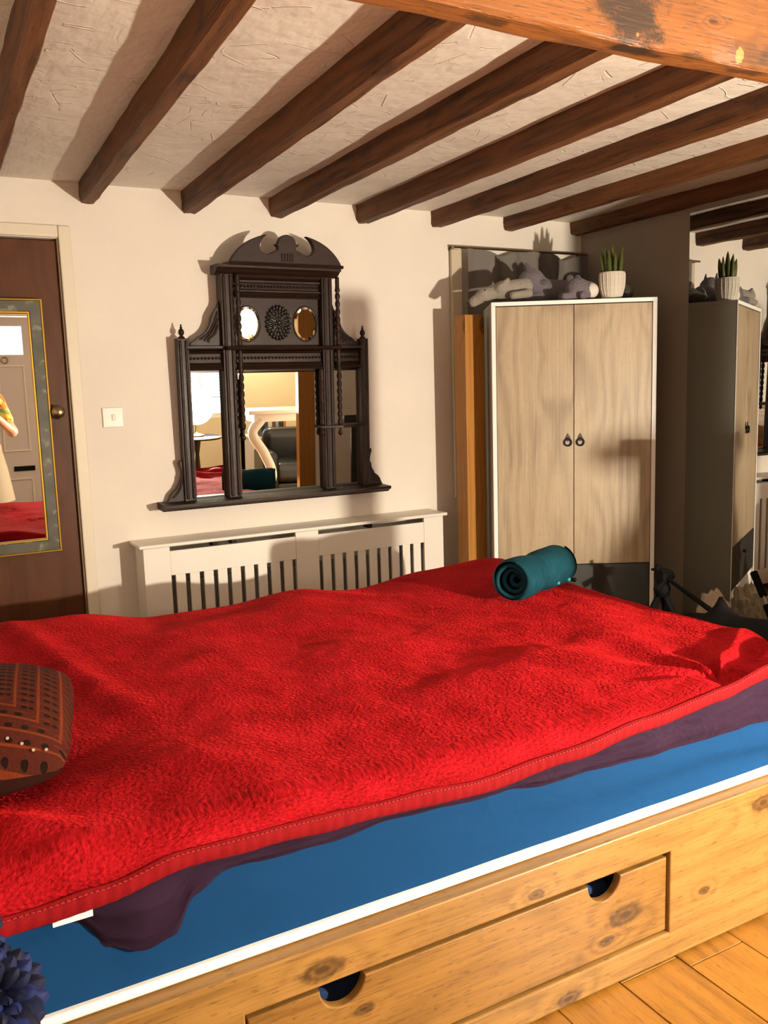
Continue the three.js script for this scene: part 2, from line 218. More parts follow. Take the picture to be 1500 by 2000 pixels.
joists.forEach(([a, b, y, bend, label], i) => tag(mesh('ceiling_joist', hewn(a, b, y, H1 + 0.03, 0.0, ZBEAM[0] + 0.01, 0.009, 3.7 * i + 1, bend), M.joist), label, 'beam', 'dark joists under the ceiling'));
tag(mesh('cross_beam', hewn(XL, XB, 2.002, H2, ZBEAM[0], ZBEAM[1], 0.008, 17.3, 0, 'x', 240), M.crossBeam), 'large orange-brown cross beam with scorched patches at the top right', 'beam');
tag(mesh('timber_post', box3(2.73, 2.87, 0, 1.992, 2.605, 2.67, 0.006, 'y'), M.post), 'pale timber post under the cross beam, seen in the overmantel mirror', 'post');

// door in the far wall, its frame and the framed mirror on it
{
  const d = thing('door_1', undefined, undefined, [0, 0, 0]); d.userData.kind = 'structure';
  mesh('door_leaf', box3(-0.16, 0.6, 0.008, 2.053, -0.05, -0.012, 0.003, 'y'), M.doorWood, d);
  const k = mesh('door_knob', lathe([[0, 0], [0.028, 0], [0.03, 0.004], [0.012, 0.008], [0.011, 0.028], [0.024, 0.036], [0.0285, 0.046], [0.026, 0.056], [0.012, 0.062], [0, 0.063]], 24).rotateX(Math.PI / 2), M.brass, d, [0.548, 1.346, -0.012]);
  const t = thing('trim_1', undefined, undefined); t.userData.kind = 'structure';
  mesh('architrave', box3(0.608, 0.657, 0.004, 2.112, 0, 0.016, 0.006, 'y'), M.creamPaint, t);
  mesh('architrave', box3(-0.22, 0.607, 2.062, 2.112, 0, 0.016, 0.006), M.creamPaint, t);
  mesh('architrave', box3(-0.22, -0.168, 0.004, 2.061, 0, 0.016, 0.006, 'y'), M.creamPaint, t);
  mesh('door_stop', box3(0.6, 0.608, 0.004, 2.06, -0.06, 0.004, 0.002, 'y'), std('#7d6648', 0.5), t);
  mesh('latch_plate', box3(0.598, 0.6005, 1.325, 1.38, -0.03, -0.004, 0.001, 'y'), M.brass, t);
}
{
  const m = thing('framed_mirror', 'tall mirror in a mottled grey and gold frame hung on the brown door', 'mirror', [0.235, 0.756, -0.008]);
  m.rotation.x = 0.012;
  const fr = (w, h, in_, d, bev) => extr([[-w / 2, 0], [w / 2, 0], [w / 2, h], [-w / 2, h]], d, bev, 'y', [[[-w / 2 + in_, in_], [w / 2 - in_, in_], [w / 2 - in_, h - in_], [-w / 2 + in_, h - in_]]]);
  const W = 0.57, HH = 1.055;
  const mott = hex('#5a5a4c'), mot2 = hex('#8d8a74'), mot3 = hex('#3c3a30');
  const mottled = std(0xffffff, 0.5, { map: dataTex(512, 512, (u, v) => { const a = clamp(0.5 + 1.4 * fbm(u * 9, v * 5, 3, 5)), b = sm(0.1, 0.3, fbm(u * 30, v * 22, 8, 4)); return [0, 1, 2].map((c) => mix(mix(mott[c], mot3[c], a), mot2[c], b * 0.7)); }, true, 1, 1) });
  mesh('frame_edge', fr(W, HH, 0.008, 0.03, 0.003), M.gilt, m);
  mesh('frame_flat', fr(W - 0.012, HH - 0.012, 0.046, 0.024, 0.003).translate(0, 0.006, 0), mottled, m);
  mesh('frame_slip', fr(W - 0.1, HH - 0.1, 0.01, 0.022, 0.003).translate(0, 0.05, 0), M.gilt, m);
  mesh('mirror_glass', box3(-W / 2 + 0.055, W / 2 - 0.055, 0.055, HH - 0.055, 0.008, 0.012, 0.0005), M.mirror, m);
}
{
  const s = thing('light_switch', 'white plastic light switch on the wall beside the door', 'switch', [0.775, 1.314, 0]);
  mesh('switch_plate', bx(0.088, 0.087, 0.009, 0.004), M.plastic, s, [0, 0, 0.0045]);
  mesh('rocker', bx(0.016, 0.028, 0.006, 0.002), M.plastic, s, [0.003, 0, 0.0105], [0.12, 0, 0]);
  for (const k of [-1, 1]) mesh('screw', new THREE.CylinderGeometry(0.003, 0.003, 0.002, 10).rotateX(Math.PI / 2), M.brass, s, [0.03 * k + 0.001, 0, 0.0095]);
}

// ------------------------------------------------------------------ overmantel mirror
{
  const O = thing('overmantel_mirror', 'dark carved wooden overmantel with broken pediment and several mirror panes', 'mirror', [1.508, 0.896, 0.002]);
  O.rotation.x = 0.035;
  const X = (x) => x - 1.508, Y = (y) => y - 0.896, w = M.mahogany, B = (n, x0, x1, y0, y1, z0, z1, r = 0.003, grain = 'x') => mesh(n, box3(X(x0), X(x1), Y(y0), Y(y1), z0, z1, r, grain), w, O);
  // base shelf
  mesh('base_shelf', moulding([[0, 0], [0.105, 0], [0.112, 0.006], [0.118, 0.01], [0.128, 0.014], [0.135, 0.018], [0.135, 0.03], [0, 0.03]], X(0.942), X(2.076)), w, O);
  B('back_board', 1.06, 1.998, 0.926, 1.62, 0, 0.012); B('back_board', 1.262, 1.832, 1.6, 1.95, 0, 0.014);
  // uprights
  const upright = (x0, x1, y0, y1, z1) => { const u = B('upright', x0, x1, y0, y1, 0.012, z1, 0.003, 'y'); const wd = x1 - x0; for (const k of [0.25, 0.75]) mesh('reed', new THREE.CapsuleGeometry(wd * 0.13, y1 - y0 - 0.03, 3, 8), w, u, [X(x0) + wd * k, Y((y0 + y1) / 2), z1]); return u; };
  upright(1.056, 1.11, 0.926, 1.65, 0.055); upright(1.96, 2.002, 0.926, 1.65, 0.055);
  upright(1.262, 1.325, 0.926, 1.935, 0.062); upright(1.755, 1.81, 0.926, 1.935, 0.062);
  // panes
  const pane = (x0, x1, y0, y1, bev = 0.016) => mesh('mirror_pane', muv(new THREE.ExtrudeGeometry(new THREE.Shape([[X(x0), Y(y0)], [X(x1), Y(y0)], [X(x1), Y(y1)], [X(x0), Y(y1)]].map((p) => new THREE.Vector2(...p))), { depth: 0.004, bevelEnabled: true, bevelSize: bev, bevelThickness: 0.0022, bevelOffset: -bev, bevelSegments: 1 })), M.mirror, O, [0, 0, 0.016]);
  pane(1.108, 1.264, 0.925, 1.51, 0.012); pane(1.323, 1.757, 0.925, 1.51); pane(1.808, 1.962, 0.925, 1.51, 0.012);
  // frieze with beads below the middle shelf
  mesh('frieze', moulding([[0.01, 1.508], [0.05, 1.508], [0.056, 1.514], [0.05, 1.522], [0.044, 1.526], [0.05, 1.534], [0.038, 1.542], [0.036, 1.582], [0.05, 1.588], [0.058, 1.594], [0.01, 1.6]].map(([z, y]) => [z, Y(y)]), X(1.108), X(1.962)), w, O);
  const beads = (x0, x1, y, z, n) => { const gs = []; for (let i = 0; i < n; i++) gs.push(new THREE.SphereGeometry(0.0058, 8, 6).translate(X(mix(x0, x1, (i + 0.5) / n)), Y(y), z)); const b = mesh('bead_row', merge(gs), w, O); b.userData.kind = 'stuff'; };
  beads(1.11, 1.262, 1.562, 0.042, 9); beads(1.328, 1.754, 1.562, 0.042, 25); beads(1.812, 1.958, 1.562, 0.042, 9);
  mesh('middle_shelf', moulding([[0.01, 1.597], [0.092, 1.597], [0.1, 1.601], [0.104, 1.607], [0.1, 1.613], [0.01, 1.613]].map(([z, y]) => [z, Y(y)]), X(1.27), X(1.84)), w, O);
  mesh('side_shelf', moulding([[0.01, 1.6], [0.056, 1.6], [0.064, 1.606], [0.064, 1.616], [0.01, 1.616]].map(([z, y]) => [z, Y(y)]), X(1.1), X(1.27)), w, O);
  mesh('side_shelf', moulding([[0.01, 1.6], [0.056, 1.6], [0.064, 1.606], [0.064, 1.616], [0.01, 1.616]].map(([z, y]) => [z, Y(y)]), X(1.81), X(1.965)), w, O);
  // upper stage
  B('upper_panel', 1.322, 1.758, 1.612, 1.84, 0.012, 0.026);
  mesh('upper_frieze', moulding([[0.014, 1.832], [0.04, 1.832], [0.048, 1.838], [0.04, 1.845], [0.036, 1.852], [0.05, 1.858], [0.05, 1.864], [0.034, 1.87], [0.032, 1.896], [0.046, 1.9], [0.048, 1.908], [0.036, 1.914], [0.05, 1.922], [0.056, 1.934], [0.014, 1.934]].map(([z, y]) => [z, Y(y)]), X(1.322), X(1.758)), w, O);
  beads(1.33, 1.752, 1.883, 0.037, 26);
  const oval = (cx, cy, a, b, n = 40) => { const s = new THREE.Shape(); s.absellipse(X(cx), Y(cy), a, b, 0, Math.PI * 2); return s; };
  for (const [cx, cy] of [[1.394, 1.716], [1.682, 1.718]]) {
    mesh('oval_mirror', muv(new THREE.ExtrudeGeometry(oval(cx, cy, 0.058, 0.077), { depth: 0.003, bevelEnabled: true, bevelSize: 0.01, bevelThickness: 0.002, bevelOffset: -0.01, bevelSegments: 1, curveSegments: 40 })), M.mirror, O, [0, 0, 0.026]);
    const e = []; for (let i = 0; i < 40; i++) e.push([X(cx) + 0.0605 * Math.cos(i * Math.PI / 20), Y(cy) + 0.0795 * Math.sin(i * Math.PI / 20), 0.028]); mesh('oval_rim', tube(e, 0.0035, 80, 6, true), w, O);
  }
  // carved oval boss: rings of leaf lobes
  { const gs = [new THREE.SphereGeometry(1, 24, 16).scale(0.06, 0.078, 0.012)]; for (const [k, n, s] of [[0.86, 22, 0.0115], [0.64, 16, 0.013], [0.42, 11, 0.012], [0.2, 6, 0.011]]) for (let i = 0; i < n; i++) { const a = (i + k) / n * Math.PI * 2; gs.push(new THREE.SphereGeometry(1, 8, 6).scale(s * 0.62, s * 1.15, s * 0.8).rotateZ(a - Math.PI / 2).translate(0.062 * k * Math.cos(a), 0.08 * k * Math.sin(a), 0.006 + 0.006 * (1 - k))); } gs.push(new THREE.SphereGeometry(0.014, 12, 8).translate(0, 0, 0.012));
    mesh('carved_boss', merge(gs), std('#17100b', 0.42), O, [X(1.543), Y(1.722), 0.026]); }
  mesh('cornice', moulding([[0.0, 1.93], [0.062, 1.93], [0.07, 1.936], [0.078, 1.938], [0.09, 1.948], [0.1, 1.954], [0.112, 1.956], [0.112, 1.966], [0.1, 1.97], [0.0, 1.97]].map(([z, y]) => [z, Y(y)]), X(1.238), X(1.836)), w, O);
  mesh('cornice_cap', moulding([[0.01, 1.968], [0.11, 1.968], [0.114, 1.974], [0.11, 1.982], [0.01, 1.982]].map(([z, y]) => [z, Y(y)]), X(1.292), X(1.848)), w, O);
  // broken pediment
  { const c = X(1.572), y = Y, s = new THREE.Shape(); const half = (k) => [[c - k * 0.0, 0]]; s.moveTo(X(1.298), y(1.98));
    s.bezierCurveTo(X(1.315), y(2.02), X(1.37), y(2.085), X(1.478), y(2.106)); s.bezierCurveTo(X(1.455), y(2.088), X(1.44), y(2.07), X(1.442), y(2.05)); s.bezierCurveTo(X(1.445), y(2.022), X(1.478), y(2.012), X(1.5), y(2.03)); s.lineTo(X(1.528), y(2.042)); s.lineTo(X(1.528), y(2.054)); s.lineTo(X(1.517), y(2.062)); s.lineTo(X(1.519), y(2.068)); s.lineTo(X(1.528), y(2.069)); s.bezierCurveTo(X(1.53), y(2.122), X(1.616), y(2.122), X(1.618), y(2.069)); s.lineTo(X(1.628), y(2.068)); s.lineTo(X(1.63), y(2.062)); s.lineTo(X(1.618), y(2.054)); s.lineTo(X(1.618), y(2.042)); s.lineTo(X(1.645), y(2.03)); s.bezierCurveTo(X(1.668), y(2.012), X(1.702), y(2.022), X(1.704), y(2.05)); s.bezierCurveTo(X(1.704), y(2.07), X(1.69), y(2.09), X(1.666), y(2.106)); s.bezierCurveTo(X(1.776), y(2.085), X(1.828), y(2.02), X(1.845), y(1.98)); s.lineTo(X(1.298), y(1.98));
    mesh('pediment', extr(s, 0.03, 0.003, 'x', [], 14), w, O, [0, 0, 0.07]);
    for (let i = -2; i <= 2; i++) mesh('flute', new THREE.CapsuleGeometry(0.004, 0.03, 3, 8), w, O, [X(1.572) + i * 0.013, y(2.008), 0.1]);
  }
  // carved brackets
  const up = (k, x0) => { const f = (d) => x0 + k * d, s = new THREE.Shape(); s.moveTo(f(0), Y(1.617)); s.lineTo(f(0), Y(1.822)); s.bezierCurveTo(f(0.004), Y(1.82), f(0.012), Y(1.8), f(0.014), Y(1.79)); s.bezierCurveTo(f(0.03), Y(1.77), f(0.04), Y(1.75), f(0.045), Y(1.74)); s.bezierCurveTo(f(0.05), Y(1.7), f(0.07), Y(1.675), f(0.1), Y(1.66)); s.bezierCurveTo(f(0.115), Y(1.655), f(0.118), Y(1.64), f(0.14), Y(1.634)); s.lineTo(f(0.145), Y(1.617)); s.lineTo(f(0), Y(1.617)); const b = mesh('upper_bracket', extr(s, 0.022, 0.002, 'y'), w, O, [0, 0, 0.014]); for (const q of [0, 1, 2]) mesh('carved_scroll', tube([[f(0.012), Y(1.77 - q * 0.03), 0], [f(0.03), Y(1.72 - q * 0.025), 0.002], [f(0.06), Y(1.672 - q * 0.015), 0.002], [f(0.1 - q * 0.02), Y(1.645 - q * 0.006), 0]], 0.005, 16, 6), w, b, [0, 0, 0.022]); };
  up(-1, X(1.264)); up(1, X(1.815));
  const low = (k, x0) => { const f = (d) => x0 + k * d, s = new THREE.Shape(); s.moveTo(f(0), Y(0.926)); s.lineTo(f(0), Y(1.1)); s.bezierCurveTo(f(0.006), Y(1.118), f(0.022), Y(1.112), f(0.018), Y(1.095)); s.bezierCurveTo(f(0.008), Y(1.07), f(0.006), Y(1.05), f(0.012), Y(1.035)); s.bezierCurveTo(f(0.02), Y(1.0), f(0.032), Y(1.0), f(0.034), Y(0.985)); s.bezierCurveTo(f(0.05), Y(0.975), f(0.066), Y(0.96), f(0.068), Y(0.945)); s.lineTo(f(0.078), Y(0.926)); s.lineTo(f(0), Y(0.926)); const b = mesh('lower_bracket', extr(s, 0.026, 0.002, 'y'), w, O, [0, 0, 0.016]); mesh('carved_scroll', tube([[f(0.008), Y(1.04), 0], [f(0.014), Y(1.0), 0.002], [f(0.03), Y(0.97), 0.002], [f(0.055), Y(0.945), 0]], 0.005, 16, 6), w, b, [0, 0, 0.026]); };
  low(-1, X(1.058)); low(1, X(2.0));
  for (const x of [1.083, 1.981]) mesh('finial', lathe([[0.0, 0.062], [0.004, 0.06], [0.0035, 0.052], [0.006, 0.048], [0.005, 0.043], [0.011, 0.036], [0.0135, 0.026], [0.01, 0.016], [0.006, 0.012], [0.012, 0.008], [0.015, 0.003], [0.015, 0], [0, 0]].reverse(), 16), w, O, [X(x), Y(1.65), 0.034]);
  // turned spindles and the small bracket shelf
  const turned = (x, y0, y1, z, drop) => { const n = Math.round((y1 - y0) / 0.036), pts = [[0, y0]]; for (let i = 0; i <= n * 4; i++) { const t = i / (n * 4), yy = mix(y0, y1, t); const plainEnd = t > 0.8 ? 0.013 - 0.003 * sm(0.8, 0.86, t) : 0.0075 + 0.005 * Math.abs(Math.sin(t * n * Math.PI)); pts.push([plainEnd, yy]); } pts.push([0, y1]); if (drop) pts.unshift([0, y0 - 0.05], [0.006, y0 - 0.046], [0.011, y0 - 0.036], [0.007, y0 - 0.022], [0.004, y0 - 0.014], [0.009, y0 - 0.006]); return mesh('spindle', lathe(pts.map(([r, y]) => [r, Y(y)]), 14), w, O, [X(x), 0, z]); };
  turned(1.335, 1.614, 1.932, 0.082); turned(1.827, 1.614, 1.932, 0.082); turned(1.335, 1.236, 1.6, 0.082, true); turned(1.827, 1.236, 1.6, 0.082, true); turned(1.749, 1.236, 1.51, 0.05, true);
  mesh('bracket_shelf', extr([[X(1.735), 0.0], [X(1.972), 0.0], [X(1.972), 0.05], [X(1.84), 0.075], [X(1.735), 0.05]], 0.013, 0.002).rotateX(Math.PI / 2), w, O, [0, Y(1.237), 0.018]);
}

// ------------------------------------------------------------------ radiator and its cover
{
  const R = thing('radiator_cover', 'long white slatted radiator cover below the overmantel', 'radiator cover', [1.588, 0, 0]);
  const X = (x) => x - 1.588, p = M.whitePaint, B = (n, x0, x1, y0, y1, z0, z1, r = 0.002) => mesh(n, box3(X(x0), X(x1), y0, y1, z0, z1, r), p, R);
  B('top_board', 0.806, 2.372, 0.749, 0.765, 0.001, 0.192, 0.005);
  B('side_panel', 0.828, 0.846, 0.002, 0.749, 0.001, 0.155); B('side_panel', 2.335, 2.353, 0.002, 0.749, 0.001, 0.155);
  B('stile', 0.826, 0.942, 0.002, 0.749, 0.155, 0.173); B('stile', 1.536, 1.653, 0.002, 0.749, 0.155, 0.173); B('stile', 2.24, 2.355, 0.002, 0.749, 0.155, 0.173);
  B('upper_rail', 0.942, 1.536, 0.618, 0.727, 0.157, 0.171); B('upper_rail', 1.653, 2.24, 0.62, 0.725, 0.157, 0.171);
  B('lower_rail', 0.942, 1.536, 0.05, 0.15, 0.157, 0.171); B('lower_rail', 1.653, 2.24, 0.05, 0.15, 0.157, 0.171);
  for (const [a, b] of [[0.942, 1.536], [1.653, 2.24]]) { const n = 9, gap = 0.0195, wd = (b - a - gap * (n + 1)) / n; for (let i = 0; i < n; i++) { const x = a + gap + i * (wd + gap); B('slat', x, x + wd, 0.15, 0.622, 0.158, 0.17); } }
  for (const x of [1.14, 1.23, 1.93]) mesh('hanging_bracket', box3(X(x), X(x) + 0.022, 0.724, 0.75, 0.1, 0.156, 0.001), M.dark, R);
  const H = thing('radiator', 'grey panel radiator glimpsed through the slats of the white cover', 'radiator', [1.588, 0.12, 0.068]);
  mesh('radiator_panel', (() => { const pr = []; for (let i = 0; i <= 68; i++) { const x = -0.68 + i * 0.02; pr.push([x, i % 2 ? 0.052 : 0.066]); } return muv(new THREE.ExtrudeGeometry(new THREE.Shape([...pr, [0.68, 0.02], [-0.68, 0.02]].map((q) => new THREE.Vector2(q[0], -q[1]))), { depth: 0.46, bevelEnabled: false }).rotateX(-Math.PI / 2), 'y'); })(), std('#a09d98', 0.5), H);
  for (const s of [-1, 1]) mesh('radiator_pipe', rod([s * 0.7, -0.119, 0.04], [s * 0.7, 0.05, 0.04], 0.008), M.brass, H);
  for (const s of [-0.5, 0.5]) mesh('wall_bracket', box3(s - 0.02, s + 0.02, 0.1, 0.35, -0.066, 0.025, 0.001), M.dark, H);
}

// ------------------------------------------------------------------ post by the wall, curtain
tag(mesh('wooden_upright', box3(2.425, 2.538, 0.001, 1.749, 0.2, 0.3, 0.004, 'y', [0.02, 0.1]), M.post), 'thick golden wooden upright standing between the radiator cover and the wardrobe', 'post');
{
  const c = thing('curtain', 'grey gathered curtain on a thin rail behind the wardrobe', 'curtain', [3.0, 2.11, 0.06]);
  const top = (x) => -0.004 - 0.03 * Math.pow(Math.abs(Math.sin((x + 0.4) * 7.2)), 6) + 0.006 * nz(x * 9);
  mesh('curtain_cloth', grid(200, 60, (a, b) => { const x = mix(-0.4, 0.412, a), f = 0.018 * Math.sin(x * 43 + 2.5 * nz(x * 3, b * 1.2)) + 0.012 * Math.sin(x * 17 + b), y = mix(top(x), -1.35, b); return [x + 0.01 * nz(b * 3, x * 4), y, f * (0.6 + 0.5 * b) + 0.006]; }, (a, b) => [a * 0.82, b * 1.35]), M.curtain, c);
  mesh('curtain_lining', box3(-0.468, -0.405, -1.3, -0.005, -0.05, -0.03, 0.004, 'y'), std('#c9bda4', 0.8), c);
  mesh('curtain_rail', rod([-0.475, 0, 0], [0.415, 0, 0], 0.006), M.brass, c);
  for (const x of [-0.46, 0.4]) mesh('rail_bracket', merge(rod([x, 0, -0.059], [x, 0, 0.004], 0.005), new THREE.CylinderGeometry(0.013, 0.013, 0.006, 14).rotateX(Math.PI / 2).translate(x, 0, -0.056)), M.brass, c);
}

// ------------------------------------------------------------------ wardrobe
const WA = -30.1 * Math.PI / 180, WC = [2.8055, 0, 0.6575], WT = 1.79;
const onWardrobe = (x, y, z) => [WC[0] + x * Math.cos(WA) + z * Math.sin(WA), y, WC[2] - x * Math.sin(WA) + z * Math.cos(WA)];
{
  const W = thing('wardrobe', 'two-door wardrobe with pale oak doors, white edges and a dark grey drawer', 'wardrobe', WC, WA), w = 0.39, D = -0.42, t = 0.018;
  const B = (n, x0, x1, y0, y1, z0, z1, m, par = W, r = 0.0015, grain = 'y') => mesh(n, box3(x0, x1, y0, y1, z0, z1, r, grain), m, par);
  for (const s of [-1, 1]) { B('side_panel', s < 0 ? -w : w - t, s < 0 ? -w + t : w, 0.002, WT - t, D, -0.002, M.laminate); B('front_edge', s < 0 ? -w - 0.001 : w - t - 0.001, s < 0 ? -w + t + 0.001 : w + 0.001, 0.002, WT - t, -0.0015, 0.002, M.white); }
  B('top_panel', -w, w, WT - t, WT, D, -0.002, M.laminate); B('front_edge', -w - 0.001, w + 0.001, WT - t, WT + 0.0005, -0.0015, 0.0025, M.white);
  B('back_panel', -w + t, w - t, 0.02, WT - t, D, D + 0.006, M.laminate); B('shelf', -w + t, w - t, 0.5, 0.515, D + 0.01, -0.03, M.laminate); B('floor_panel', -w + t, w - t, 0.26, 0.276, D + 0.01, -0.022, M.laminate); B('plinth', -w + t, w - t, 0.002, 0.272, -0.03, -0.012, M.white);
  for (const s of [-1, 1]) {
    const d = B('door', s < 0 ? -w + t + 0.003 : 0.0015, s < 0 ? -0.0015 : w - t - 0.003, 0.517, WT - t - 0.004, -0.019, -0.002, M.sonoma);
    const hx = s * 0.03;
    const h = mesh('ring_handle', new THREE.TorusGeometry(0.0165, 0.0042, 8, 24), M.blackMetal, d, [hx, 1.118, 0.006]);
    mesh('handle_plate', extr([[0, 0.026], [0.011, 0.008], [0.013, -0.004], [0, -0.016], [-0.013, -0.004], [-0.011, 0.008]], 0.004, 0.001), M.blackMetal, d, [hx, 1.136, -0.003]);
    mesh('handle_stud', new THREE.SphereGeometry(0.005, 10, 8), M.blackMetal, d, [hx, 1.135, 0.004]);
  }
  const dr = B('drawer_front', -w + t + 0.003, w - t - 0.003, 0.278, 0.513, -0.019, -0.002, M.slate);
  mesh('drawer_knob', lathe([[0, 0.02], [0.009, 0.018], [0.011, 0.012], [0.005, 0.006], [0.006, 0], [0, 0]].reverse(), 14).rotateX(Math.PI / 2), M.blackMetal, dr, [0, 0.44, -0.002]);
}
// potted cactus-like succulent on the wardrobe
{
  const p = onWardrobe(0.198, WT + 0.001, -0.085), P = thing('potted_succulent', 'spiky green and yellow succulent in a pale ribbed pot on the wardrobe', 'plant', p, WA);
  const clay = std('#c9c0b4', 0.7); mesh('pot', lathe([[0, 0], [0.04, 0], [0.045, 0.006], [0.058, 0.06], [0.0605, 0.1], [0.06, 0.128], [0.055, 0.128], [0.054, 0.11], [0, 0.108]], 36), clay, P);
  const ribs = []; for (let i = 0; i < 20; i++) { const a = i / 20 * Math.PI * 2; ribs.push(tube([[0.045, 0.008], [0.0585, 0.062], [0.061, 0.1], [0.0605, 0.122]].map(([r, y]) => [r * Math.cos(a), y, r * Math.sin(a)]), 0.0018, 10, 5)); } for (const [r, y] of [[0.0505, 0.03], [0.0565, 0.055], [0.0598, 0.08], [0.061, 0.104]]) ribs.push(new THREE.TorusGeometry(r, 0.0012, 5, 36).rotateX(Math.PI / 2).translate(0, y, 0)); const rb = mesh('pot_ribs', merge(ribs), std('#ded6ca', 0.75), P); rb.userData.kind = 'stuff';
  mesh('soil', new THREE.CylinderGeometry(0.053, 0.053, 0.006, 24), std('#2b2118', 1), P, [0, 0.113, 0]);
  const gr = hex('#464c1a'), ye = hex('#a8963e');
  for (const [x, z, h, r, tx, tz] of [[0, 0, 0.15, 0.016, 0, 0], [-0.022, 0.012, 0.125, 0.014, 0.12, -0.02], [0.024, 0.01, 0.118, 0.014, -0.16, 0], [0.006, 0.028, 0.1, 0.012, 0, -0.12], [-0.036, -0.004, 0.095, 0.012, 0.2, 0], [0.036, -0.012, 0.1, 0.012, -0.2, 0.05], [-0.006, -0.03, 0.12, 0.014, 0, 0.12], [0.018, -0.028, 0.1, 0.012, -0.1, 0.1], [-0.018, 0.03, 0.112, 0.012, 0.06, -0.08], [0.03, 0.028, 0.13, 0.012, -0.08, -0.04], [-0.03, -0.024, 0.132, 0.012, 0.08, 0.05]]) {
    const g = lathe([[0, 0], [r * 0.9, 0.001], [r, h * 0.3], [r * 0.85, h * 0.65], [r * 0.5, h * 0.88], [0.0015, h]], 10), c = []; const q = g.attributes.position; for (let i = 0; i < q.count; i++) { const a = Math.atan2(q.getZ(i), q.getX(i)), s = Math.cos(a * 5) > 0.1 ? 1 : 0, rad = s ? 1.08 : 0.9; q.setX(i, q.getX(i) * rad); q.setZ(i, q.getZ(i) * rad); c.push(...[0, 1, 2].map((k) => mix(gr[k], ye[k], s))); } g.setAttribute('color', new THREE.Float32BufferAttribute(c, 3)); g.computeVertexNormals();
    mesh('spike', g, M.spike ??= std(0xffffff, 0.5, { vertexColors: true }), P, [x, 0.114, z], [-tz, 0, tx]);
  }
}
